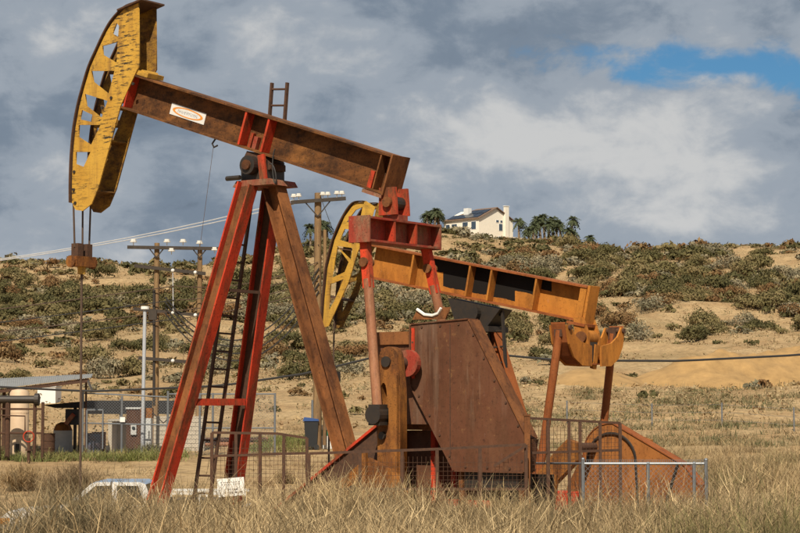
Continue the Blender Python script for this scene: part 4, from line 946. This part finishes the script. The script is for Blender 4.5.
# wheelie bin and drum beside the single pole
bi = ground_empty('wheeled_bin', 311.5, 80, 'black wheeled bin with a blue lid beside the wooden pole', 'bin'); hb = at(311, 421, 80).z-bi.location.z
vs = [(sx*a, sy*a, zz) for zz, a in ((.12, .24), (hb, .30)) for sx, sy in ((-1,-1), (1,-1), (1,1), (-1,1))]
MB().add(vs, [(3,2,1,0), (4,5,6,7), (0,1,5,4), (1,2,6,5), (2,3,7,6), (3,0,4,7)]).build('body', M['bin_black'], bi)
MB().prism([(-.36, hb+.002), (.33, hb+.002), (.30, hb+.09), (-.30, hb+.16)], -.33, .33).build('lid', M['bin_blue'], bi)
for g in (-1, 1): MB().disc((.22, g*.26, .12), yv, .12, .06, 12).build('wheel', M['tyre'], bi)
dr = ground_empty('chemical_drum', 328, 80.4, 'white drum with green band behind the wooden pole', 'drum'); hb = at(328, 425, 80.4).z-dr.location.z
MB().path([(0,0,0), (0,0,hb*.55)], .26, 14).build('lower_shell', M['white_paint'], dr, True); MB().path([(0,0,hb*.55), (0,0,hb*.8)], .265, 14).build('band', M['green_paint'], dr, True); MB().path([(0,0,hb*.8), (0,0,hb)], .26, 14).build('upper_shell', M['white_paint'], dr, True)
# low pale pipeline behind the pumps
M['drum_blue'] = plain('drum_blue', (.05, .09, .16), .6, .4, 4, c2=(.10, .05, .03))
for px_, Y_, mt, lab in ((94, 77.5, 'drum_blue', 'dented dark blue oil drum behind the yard gate'), (99, 78.3, 'crank', 'rusty orange oil drum behind the yard gate'), (48, 77, 'rust_dark', 'dark rusty drum at the edge of the low canopy')):
    d_ = ground_empty('oil_drum', px_, Y_, lab, 'drum'); MB().path([(0,0,0), (0,0,.88)], .29, 16).build('shell', M[mt], d_, True)
    for h_ in (.3, .6): MB().disc((0,0,h_), (0,0,1), .305, .03, 16).build('hoop', M[mt], d_)
    MB().disc((0,0,.88), (0,0,1), .30, .03, 16).build('lid', M['rust_dark'], d_)
pk = ground_empty('pipe_stack', 228, 83, 'stack of long rusty pipes lying behind the red legs', 'pipes')
for i, (dy, dz) in enumerate(((0, .1), (.22, .1), (.44, .1), (.11, .29), (.33, .29))): MB().tube((-1.6+.08*i, dy, dz), (1.5+.06*i, dy, dz), .1, n=10).build('pipe', M['rust_dark' if i % 2 else 'rust_pipe'], pk, True)
vp = ground_empty('valve_stand', 29, 70.5, 'rusty pipe stand with a round valve wheel in front of the tan tank', 'valve')
MB().tube((0,0,-.1), (0,0,.95), .06, n=8).build('riser', M['rust_dark'], vp, True); MB().disc((0,0,.5), (0,0,1), .13, .05, 12).build('flange', M['rust_dark'], vp)
MB().path([(.2*math.cos(a), -.05, 1.0+.2*math.sin(a)) for a in np.linspace(0, 6.283, 15)], .02, 5).build('hand_wheel', M['red'], vp, True)
# right-hand wire fence
wf = ground_empty('wire_fence', 700, 97, 'old wire fence on thin pale posts at the foot of the slope', 'fence'); wo_ = Vector(wf.location); tops = []
for px_ in (567, 652, 722, 794, 870):
    Y_ = 104-(px_-567)*.035; X_ = at(px_, 420, Y_).x; g_ = z1(X_, Y_); tops.append(Vector((X_, Y_, g_+1.15))-wo_)
    MB().tube((X_-wo_.x, Y_-wo_.y, g_-.2-wo_.z), (X_-wo_.x, Y_-wo_.y, g_+1.25-wo_.z), .04, n=6).build('post', M['galv'], wf)
for h_ in (0, -.4, -.8):
    for a, c in zip(tops[:-1], tops[1:]): MB().tube(a+Vector((0,0,h_)), c+Vector((0,0,h_)), .006, n=4).build('strand', M['galv'], wf)

# ------------------------------------------------------------------ house on the ridge
M['stucco'] = plain('cream_stucco', (.84, .78, .66), .9, .08, 1)
M['solar'] = plain('solar_panel', (.012, .016, .028), .15, .2, 2, bs=0)
M['tile_roof'] = plain('clay_tile_roof', (.20, .13, .09), .85, .3, 2)
M['house_glass'] = plain('house_window_glass', (.06, .09, .13), .1, .3, 1, bs=0)
hc = at(479, 240, 368); hz = z1(hc.x, 370) - .6
Hs = empty('house', (hc.x, 368, hz), math.radians(44), label='cream two-storey house with solar panels on its roof, on the ridge', cat='house')
# local: corner nearest the viewer at the origin; gable wall runs along +x, porch wall along +y
GW, DW, EH = 9.8, 9.6, 4.4
MB().prism([(0, -.8), (GW, -.8), (GW, EH), (GW/2, EH+2.2), (0, EH)], 0, DW).build('wall', M['stucco'], Hs)
rf = MB().add([(-.35, -.4, EH-.12), (GW/2, -.4, EH+2.32), (GW/2, DW*.55, EH+2.32), (-.35, DW+.3, EH-.12), (GW+.35, -.4, EH-.12), (GW+.35, DW+.3, EH-.12),
    (-.35, -.4, EH+.03), (GW/2, -.4, EH+2.47), (GW/2, DW*.55, EH+2.47), (-.35, DW+.3, EH+.03), (GW+.35, -.4, EH+.03), (GW+.35, DW+.3, EH+.03)],
    [(6,7,8,9), (7,10,11,8), (9,8,11), (0,3,2,1), (1,2,5,4), (3,5,2), (0,1,7,6), (1,4,10,7), (0,6,9,3), (4,5,11,10), (3,9,11,5)]).build('roof', M['tile_roof'], Hs)
sl = Vector((GW/2+.35, 0, 2.44)).normalized(); nr = Vector((-sl.z, 0, sl.x))
for i in range(2):
    for j in range(5):
        y0 = .2 + j*1.7 + i*.0; L0 = .25 + i*2.3
        if i == 1 and j > 2: continue
        c = Vector((-.35, y0+.8, EH+.03)) + sl*(L0+1.05) + nr*.09
        MB().box(c, (1.02, .80, .03), (sl, Vector((0,1,0)), nr)).build('solar_panel', M['solar'], rf)
MB().b2(GW*.72, GW*.72+1.0, -.55, -.02, -.6, EH+2.75).build('chimney', M['stucco'], Hs)
MB().b2(GW*.72-.1, GW*.72+1.1, -.62, .05, EH+2.751, EH+2.9).build('chimney_cap', M['white_paint'], Hs)
MB().b2(1.7, 2.7, 4.6, 5.8, EH+.6, EH+2.4).build('chimney', M['white_paint'], Hs)
def hwin(x0, x1, z0, zz, y=None, xw=None):
    if xw is None: f_ = MB().b2(x0-.08, x1+.08, -.05, -.002, z0-.08, zz+.08).build('window', M['white_paint'], Hs); MB().b2(x0, x1, -.07, -.051, z0, zz).build('pane', M['house_glass'], f_)
    else: f_ = MB().b2(-.05, -.002, x0-.08, x1+.08, z0-.08, zz+.08).build('window', M['white_paint'], Hs); MB().b2(-.07, -.051, x0, x1, z0, zz).build('pane', M['house_glass'], f_)
for a in ((4.9, 5.6, 3.9, 4.3), (6.1, 6.7, 3.9, 4.3), (5.7, 6.7, 2.3, 3.6), (5.6, 6.3, -.2, 1.1), (8.5, 9.2, -.2, 1.1)): hwin(*a)
for a in ((.8, 2.0, 2.3, 3.8), (3.0, 4.4, 2.1, 3.8), (6.0, 7.4, 2.3, 3.6), (8.0, 9.0, 2.3, 3.6)): hwin(*a, xw=1)
MB().b2(-1.5, -.002, 2.2, DW+.5, 1.2, 1.45).build('balcony', M['white_paint'], Hs)
MB().b2(-1.5, -1.42, 2.2, DW+.5, 1.451, 2.1).build('parapet', M['stucco'], Hs)
MB().b2(GW+.02, GW+3.2, .2, 1.0, -.8, 1.3).build('garden_wall', M['white_paint'], Hs)
# ------------------------------------------------------------------ palms on the ridge
M['frond'] = plain('palm_frond', (.075, .085, .03), .8, .4, 3, c2=(.035, .05, .02))
M['palm_trunk'] = plain('palm_trunk', (.24, .18, .12), .9, .3, 4)
def palm(px, ytop, ybase, Y, seed, label, group='ridge palms'):
    rr = random.Random(seed); X = at(px, ybase, Y).x; g = z1(X, Y); H_ = max(2.2, at(px, ytop, Y).z - g - .6); e = empty('palm_tree', (X, Y, g), label=label, cat='palm', group=group)
    lx = rr.uniform(-.5, .5)
    MB().path([(0,0,-.3), (lx*.4, 0, H_*.5), (lx, 0, H_)], [.3, .22, .2], 7).build('trunk', M['palm_trunk'], e, True)
    mb = MB(); c = Vector((lx, 0, H_))
    for i in range(50):
        az = rr.uniform(0, 6.283); el = rr.uniform(-.7, 1.35); L_ = rr.uniform(1.2, 1.95); d = Vector((math.cos(az), math.sin(az), 0)); sv = Vector((-d.y, d.x, 0)); vs = []
        K = 6
        for j in range(K+1):
            s_ = j/K; p = c + d*L_*s_*math.cos(el) + Vector((0,0,1))*L_*(s_*math.sin(el) - .6*s_*s_)
            vs.append(p)
        for j in range(K):                                # leaflets in pairs, ragged
            w_ = .42*math.sin(math.pi*(j+.6)/(K+.4))+.05
            for g_ in (-1, 1):
                tip = vs[j] + (vs[j+1]-vs[j])*.9 + sv*g_*w_ + Vector((0,0,-w_*.55)); mb.add([vs[j], vs[j+1], tip], [(0,1,2)])
    mb.build('crown', M['frond'], e)
for i, (px_, yt_, yb_) in enumerate(((519, 221, 240), (529, 229, 242), (536, 219, 242), (545, 217, 242), (553, 219, 243), (557, 222, 243), (571, 219, 244), (574, 234, 246), (590, 238, 248), (541, 222, 242), (549, 224, 243), (561, 225, 244), (566, 230, 245), (533, 226, 242))):
    palm(px_, yt_-3, yb_, 369-i*.5, 40+i, 'palm tree in the row on the ridge right of the house')
for i, (px_, yt_) in enumerate(((434, 210), (428, 214), (440, 214), (431, 212), (437, 212))): palm(px_, yt_-2, 236, 371+i, 70+i, 'palm tree on the ridge on the porch side of the house', 'palms beside the porch')
for i, (px_, yt_) in enumerate(((311, 226), (322, 222), (328, 224))): palm(px_, yt_-2, 246, 362+i, 80+i, 'palm tree on the ridge behind the single utility pole', 'palms behind the utility pole')

# ------------------------------------------------------------------ vegetation
def tinted(name, rough=.9, trans=.0):
    m, t, n, l, b = newmat(name); a = n.new('ShaderNodeAttribute'); a.attribute_name = 'tint'
    l.new(a.outputs['Color'], b.inputs['Base Color']); b.inputs['Roughness'].default_value = rough; b.inputs['Specular IOR Level'].default_value = .12; return m
M['veg'] = tinted('dry_vegetation')
def leaf_cloud(rng, n, r, h, leaf, lobes, colors, cvar=.25):
    """n small leaf quads spread over the lobes of a bush of radius r, height h"""
    k = lobes; az = rng.uniform(0, 2*np.pi, k); rad = r*np.sqrt(rng.uniform(0, 1, k))*.68
    lc = np.stack([rad*np.cos(az), rad*np.sin(az), h*rng.uniform(.22, .70, k)*(1.15-.6*rad/r)], 1); lr = r*rng.uniform(.26, .46, k)
    w = rng.integers(0, k, n); d = rng.normal(size=(n, 3)); d[:, 2] = np.abs(d[:, 2])*1.2 - .35; d /= np.linalg.norm(d, axis=1)[:, None]
    p = lc[w] + d*(lr[w]*rng.uniform(.55, 1.08, n))[:, None]*np.array([1, 1, .85*h/r*1.0]); p[:, 2] = np.maximum(p[:, 2], .02)
    nr = d + rng.normal(size=(n, 3))*.38; nr /= np.linalg.norm(nr, axis=1)[:, None]
    a = np.cross(nr, rng.normal(size=(n, 3))); a /= np.linalg.norm(a, axis=1)[:, None]; b_ = np.cross(nr, a)
    s = (leaf*rng.uniform(.6, 1.4, n))[:, None]; a *= s; b_ *= s*.55
    co = np.stack([p-a, p-b_*.9, p+a, p+b_*.9], 1).reshape(-1, 3)
    colr = np.array(colors); c = colr[rng.integers(0, len(colr), k)][w]*(1+rng.uniform(-cvar, cvar, (n, 1)))
    return co, np.repeat(c, 4, 0)
KINDS = {
 'dark':  ([(.092, .082, .034), (.115, .098, .042), (.076, .071, .031)], 'dark green rounded shrub on the sandy hillside'),
 'olive': ([(.160, .130, .058), (.135, .115, .050), (.20, .155, .075)], 'dull olive shrub on the sandy hillside'),
 'russet':([(.17, .095, .042), (.135, .078, .035), (.20, .13, .06)], 'russet brown dried shrub on the sandy hillside'),
 'grey':  ([(.20, .175, .115), (.25, .21, .13), (.16, .145, .09)], 'pale grey twiggy bush on the sandy hillside')}
protos = {}
for kn, (cl, lab) in KINDS.items():
    protos[kn] = []
    for v_ in range(4):
        rg = np.random.default_rng(hash((kn, v_)) % 1000 if False else (len(kn)*31 + ord(kn[0])*7 + v_))
        co, tn = leaf_cloud(rg, 1700 if kn != 'grey' else 1100, 1.0, .80, .055, 16, cl, .2)
        me = np_mesh('shrub', co, np.arange(len(co)), 4, tn); me.materials.append(M['veg']); protos[kn].append(me)
cand = []
rg = np.random.default_rng(5)
while len(cand) < 2900:
    Y = 104 + (388-104)*rg.uniform()**.8; X = rg.uniform(-1, 1)*(.31*Y + 8)
    if Y < 118 and X < -8: continue
    dn = fbm(np.array([X/17+2]), np.array([Y/22]), 3, 77)[0]; up = sstep(Y, 150, 260)
    if any(((X-a)/b_)**2+((Y-c)/d_)**2 < 1.1 for a, c, b_, d_, _ in MOUNDS): continue
    if X > 5 and 140 < Y < 168 and rg.uniform() < .8: continue
    p_ = .08 + 1.9*np.clip(dn-.40, 0, 1)*(0.6+.8*up) + .14*up
    if X > 8 and Y < 135: p_ *= .35
    if rg.uniform() > p_: continue
    if ((X-hc.x-2)/14)**2 + ((Y-370)/16)**2 < 1: continue
    r = (.7 + 1.7*rg.uniform()**1.6)*(.8 + .45*up)
    if Y < 135: r *= .6
    kn = rg.choice(['dark', 'olive', 'russet', 'grey'], p=[.36, .30, .18, .16] if Y > 150 else [.2, .34, .18, .28])
    cand.append((r*1000/Y, X, Y, r, str(kn)))
cand.sort(reverse=True)
inview = lambda c: abs(c[1]) < .2118*c[2]+1
ind = [c for c in cand if inview(c)][:295]; iset = set(id(c) for c in ind); rest = [c for c in cand if id(c) not in iset]
for q, (sz, X, Y, r, kn) in enumerate(ind):
    o = bpy.data.objects.new('hillside_shrub', protos[kn][q % 4]); col.objects.link(o)
    o.location = (X, Y, z1(X, Y)-.08*r); o.scale = (r*rg.uniform(.95, 1.35), r, r*rg.uniform(.95, 1.6)); o.rotation_euler = (0, 0, rg.uniform(0, 6.28))
    tag(o, KINDS[kn][1], 'shrub', 'hillside shrubs, %s' % kn)
COs, TNs = [], []
for sz, X, Y, r, kn in rest:
    co, tn = leaf_cloud(rg, 105, 1.0, .75, .165, 8, KINDS[kn][0], .2); co = co*np.array([r*1.1, r, r*rg.uniform(.8, 1.35)]) + np.array([X, Y, z1(X, Y)-.06*r]); COs.append(co); TNs.append(tn)
# scattered low tufts of brush and dry grass over the hill
NT = 36500
Yt = 100 + 285*rg.uniform(size=NT)**.85; Xt = rg.uniform(-1, 1, NT)*(.31*Yt+8)
keep = fbm(Xt/9, Yt/12, 3, 55) + rg.uniform(-.2, .2, NT) > .46
for a, c, b_, d_, _ in MOUNDS: keep &= ((Xt-a)/b_)**2+((Yt-c)/d_)**2 > 1
keep &= ~((Xt > 5) & (Yt > 140) & (Yt < 166) & (rg.uniform(size=NT) < .6))
Xt, Yt = Xt[keep], Yt[keep]; Zt = zg(Xt, Yt); nT = len(Xt); kq = 8
pal = np.array([(.34, .25, .135), (.29, .21, .11), (.23, .18, .095), (.20, .165, .09), (.36, .27, .15), (.25, .165, .09)])
pi = rg.integers(0, len(pal), nT); rt = rg.uniform(.15, .5, nT)
p = np.stack([Xt, Yt, Zt], 1)[:, None, :] + rg.normal(size=(nT, kq, 3))*rt[:, None, None]*np.array([.6, .6, .32]) + np.array([0, 0, .14])
a = rg.normal(size=(nT, kq, 3)); a /= np.linalg.norm(a, axis=2)[..., None]; b_ = np.cross(a, rg.normal(size=(nT, kq, 3))); b_ /= np.linalg.norm(b_, axis=2)[..., None]
a = a*(rt*.30)[:, None, None]; b_ = b_*(rt*.13)[:, None, None]
COs.append(np.stack([p-a, p+b_, p+a, p-b_], 2).reshape(-1, 3)); TNs.append(np.repeat(pal[pi]*(1+rg.uniform(-.25, .25, (nT, 1))), kq*4, 0))
co = np.concatenate(COs); tn = np.concatenate(TNs)
me = np_mesh('hillside_brush', co, np.arange(len(co)), 4, tn); me.materials.append(M['veg'])
o = bpy.data.objects.new('hillside_brush', me); col.objects.link(o); tag(o, 'low dry brush and grass tufts scattered over the hillside', 'brush', kind='stuff')
# pale bushes and one dark tree standing on the skyline
def ridge_bush(px, Y, r, kn, label, seed=0):
    X = at(px, 246, Y).x; o = bpy.data.objects.new('ridge_bush', protos[kn][seed % 4]); col.objects.link(o); o.location = (X, Y, z1(X, Y)-.1); o.scale = (r, r, r*1.05); tag(o, label, 'shrub')
ridge_bush(611, 368, 1.9, 'grey', 'pale bush on the skyline nearer the house', 1); ridge_bush(632, 366, 1.9, 'grey', 'pale bush on the skyline beside the dark one', 2); ridge_bush(660, 366, 1.7, 'dark', 'dark bush standing up on the skyline', 3)

def ribbons(base, h, az, lean, curl, w, tint, segs, rng, up=None):
    n = len(base); d = np.stack([np.cos(az), np.sin(az), np.zeros(n)], 1); ang = rng.uniform(0, 2*np.pi, n); sv = np.stack([np.cos(ang), np.sin(ang), np.zeros(n)], 1)
    rows = []
    for j in range(segs+1):
        s = j/segs
        p = base + d*(h*(lean*s + curl*s*s))[:, None] + np.array([0, 0, 1])*(h*(s*np.sqrt(np.clip(1-lean**2, .05, 1)) - .45*np.abs(curl)*s*s))[:, None]
        ww = (w*(1-.75*s))[:, None]*sv*.5; rows += [p-ww, p+ww]
    co = np.stack(rows, 1)                                 # n, 2*(segs+1), 3
    k = 2*(segs+1); q = np.array([[2*j, 2*j+1, 2*j+3, 2*j+2] for j in range(segs)])
    idx = (np.arange(n)[:, None, None]*k + q[None]).reshape(-1)
    return co.reshape(-1, 3), idx, np.repeat(tint, k, 0)
def weeds(cx, cy, hh, rng, stems, pal, spread=.16, w=.0055, branch=2, lean=(.1, .75), zoff=0, curl=(-.35, .95)):
    n = len(cx); cz = zg(cx, cy); N_ = n*stems; ci = np.repeat(np.arange(n), stems)
    base = np.stack([cx[ci], cy[ci], cz[ci]-.02+zoff], 1); base[:, :2] += rng.normal(size=(N_, 2))*spread*hh[ci][:, None]
    h = hh[ci]*rng.uniform(.45, 1.1, N_); az = rng.uniform(0, 2*np.pi, N_); ln = rng.uniform(*lean, N_); cu = rng.uniform(*curl, N_)
    pi = np.clip((fbm(cx/1.4+5, cy/1.9, 3, 91)-.24)/.52*len(pal) + rng.normal(size=n)*1.1, 0, len(pal)-1).astype(int) if n > 1 else np.zeros(1, int); tint = np.array(pal)[pi][ci]*(1+rng.uniform(-.5, .35, (N_, 1)))
    A = [ribbons(base, h, az, ln, cu, w*rng.uniform(.6, 1.5, N_), tint, 3, rng)]
    if branch:
        bi = np.repeat(np.arange(N_), branch); s = rng.uniform(.3, .95, len(bi)); d = np.stack([np.cos(az), np.sin(az), np.zeros(N_)], 1)[bi]
        b0 = base[bi] + d*(h[bi]*(ln[bi]*s + cu[bi]*s*s))[:, None] + np.array([0, 0, 1])*(h[bi]*(s*np.sqrt(1-ln[bi]**2) - .45*np.abs(cu[bi])*s*s))[:, None]
        A.append(ribbons(b0, h[bi]*rng.uniform(.12, .34, len(bi)), rng.uniform(0, 2*np.pi, len(bi)), rng.uniform(.2, .95, len(bi)), rng.uniform(-.2, .5, len(bi)), np.full(len(bi), w*.8), tint[bi]*1.08, 1, rng))
    return A
def join_ribbons(A):
    off = 0; C, I, T_ = [], [], []
    for co, idx, tn in A: C.append(co); I.append(idx+off); T_.append(tn); off += len(co)
    return np.concatenate(C), np.concatenate(I), np.concatenate(T_)
def veg_obj(name, A, label, cat=None, kind=None, group=None, loc=None):
    co, idx, tn = join_ribbons(A)
    if loc is not None: co = co - np.array(loc)
    me = np_mesh(name, co, idx, 4, tn); me.materials.append(M['veg']); o = bpy.data.objects.new(name, me); col.objects.link(o)
    if loc is not None: o.location = loc
    return tag(o, label, cat, group, kind)
STRAW = [(.48, .36, .20), (.43, .315, .17), (.37, .265, .14), (.31, .225, .12), (.24, .175, .095), (.18, .135, .075), (.13, .10, .055)]
rg = np.random.default_rng(21)
# foreground bank of dry weeds
nc = 1950; Yw = 13 + 13.5*rg.uniform(size=nc)**.8; Xw = rg.uniform(-1, 1, nc)*(.2118*Yw+2.2)
hw = .45 + .58*fbm(Xw/1.3, Yw/1.3, 3, 3) + rg.uniform(-.14, .20, nc) - .12*sstep(Xw/Yw, .0, .05)*(1-sstep(Xw/Yw, .12, .18)); hw = np.where((Xw/Yw < -.186) & (Xw/Yw > -.23), .20, hw)
A = weeds(Xw, Yw, hw, rg, 24, STRAW, .26, .0075, 4, (.05, .95))
# round tangled tumbleweeds among them
nb = 500; Yb = 13.5 + 12*rg.uniform(size=nb); Xb = rg.uniform(-1, 1, nb)*(.2118*Yb+1.4)
keep = (Xb/Yb > -.168) | (Xb/Yb < -.25); Xb, Yb = Xb[keep], Yb[keep]; nb = len(Xb)
A += weeds(Xb, Yb, rg.uniform(.45, .88, nb), rg, 52, [(.50, .385, .22), (.45, .34, .185), (.38, .28, .15), (.29, .21, .115), (.20, .15, .085), (.15, .115, .065)], .34, .007, 6, (.1, .99), curl=(-.9, 1.3))
# right-hand rise and pad beyond
nc = 1500; Yw = 27 + 52*rg.uniform(size=nc); Xw = 5.2 + .01*Yw + rg.uniform(size=nc)*(.2118*Yw+1.5-5.2); keep = Xw > 5.0 - .02*(Yw-30); Xw, Yw = Xw[keep], Yw[keep]
A += weeds(Xw, Yw, rg.uniform(.35, .9, len(Xw)), rg, 19, STRAW+[(.20, .17, .08)], .35, .014, 1, (.05, .95), curl=(-.6, 1.1))
veg_obj('dry_weeds', A, 'dense straw coloured dry weeds covering the bank in front of the pumps', 'weeds', 'stuff')
# sparse dry grass over pad and yard
nc = 1300; Yw = 44 + 58*rg.uniform(size=nc); Xw = rg.uniform(-1, 1, nc)*(.2118*Yw+1)
keep = (fbm(Xw/5, Yw/5, 3, 13) > .50) & ((Yw > 47) | (Xw > -2)) & ~((Yw < 47) & (Xw < 12)); Xw, Yw = Xw[keep], Yw[keep]
A = weeds(Xw, Yw, rg.uniform(.18, .45, len(Xw)), rg, 26, STRAW+[(.26, .17, .08)], .6, .016, 0)
veg_obj('sparse_grass', A, 'sparse dry grass on the sandy yard behind the pumps', 'grass', 'stuff')
# green weeds along the foot of the yard fence and behind the railing
GREEN = [(.16, .17, .05), (.20, .20, .07), (.13, .15, .05), (.28, .25, .10)]
Xw = np.concatenate([rg.uniform(-17, -8.6, 190), rg.uniform(-6.5, -4.0, 150)]); Yw = np.concatenate([rg.uniform(72, 75.6, 190), rg.uniform(78, 92, 150)])
veg_obj('green_weeds', weeds(Xw, Yw, rg.uniform(.25, .6, len(Xw)), rg, 26, GREEN, .45, .022, 1), 'low green weeds along the foot of the yard fence', 'weeds', 'stuff')
nc = 2600; Yw = rg.uniform(84, 126, nc); Xw = 6 + rg.uniform(size=nc)*(.2118*Yw+2); keep = fbm(Xw/3+9, Yw/4, 3, 19) > .48; Xw, Yw = Xw[keep], Yw[keep]
veg_obj('slope_weeds', weeds(Xw, Yw, rg.uniform(.2, .65, len(Xw)), rg, 15, [(.10, .105, .05), (.13, .13, .06), (.18, .155, .085), (.25, .195, .11), (.32, .24, .13)], .7, .035, 0, (.05, .95), curl=(-.6, 1.1)), 'low green and dry weeds on the graded slope behind the wire fence', 'weeds', 'stuff')
# single shrubs one can tell apart
def dry_shrub(px, Y, h, pal, label, stems=420, seed=0, lean=(.05, .85), w=.006, br=4):
    rng = np.random.default_rng(100+seed); X = at(px, 480, Y).x; g = z1(X, Y)
    veg_obj('dry_shrub', weeds(np.array([X]), np.array([Y]), np.array([h]), rng, stems, pal, .16, w, br, lean), label, 'shrub', loc=(X, Y, g))
dry_shrub(62, 16.2, .95, [(.175, .14, .08)], 'large dark tangled dry shrub in front of the white pickup', 1300, 1, (.05, .95), br=6)
dry_shrub(96, 22, .70, [(.46, .33, .17)], 'rounded straw tumbleweed beside the dark tangled shrub', 600, 2)
dry_shrub(342, 22.5, .95, [(.55, .41, .21)], 'pale spiky dry shrub below the red gusset plate', 520, 3, (.05, .6))
dry_shrub(418, 22, .72, [(.50, .36, .18)], 'fine pale shrub in front of the reducer tower', 420, 4)
dry_shrub(505, 21, .70, [(.48, .35, .17)], 'straw shrub in front of the brown belt guard', 420, 5)
dry_shrub(690, 15.6, .78, [(.20, .175, .075)], 'olive tinged dry shrub below the chain-link fence corner', 600, 6)
dry_shrub(775, 15, .9, [(.165, .15, .062)], 'larger olive tinged dry shrub right of the chain-link fence', 600, 7)
dry_shrub(738, 33, .9, [(.42, .30, .15)], 'rounded tan shrub on the rise right of the orange belt guard', 500, 8, w=.009)
dry_shrub(72, 56, 1.25, [(.20, .14, .08)], 'dark dry clump on the sand behind the white pickup roof', 1100, 9, (.05, .9), .02)
dry_shrub(22, 60, .95, [(.30, .21, .11)], 'tan dry clump on the sand in front of the tan tank', 800, 12, (.05, .9), .02)
dry_shrub(285, 62, .5, [(.33, .24, .13)], 'low tan clump on the sand behind the mesh railing with the sign', 500, 13, (.05, .9), .02)
dry_shrub(126, 49, .5, [(.20, .11, .06)], 'low reddish dry clump on the sand behind the cab', 300, 10, w=.012)
dry_shrub(149, 76.5, .55, [(.16, .14, .07)], 'small grey-green bush at the foot of the grey cabinet', 300, 11, w=.02)
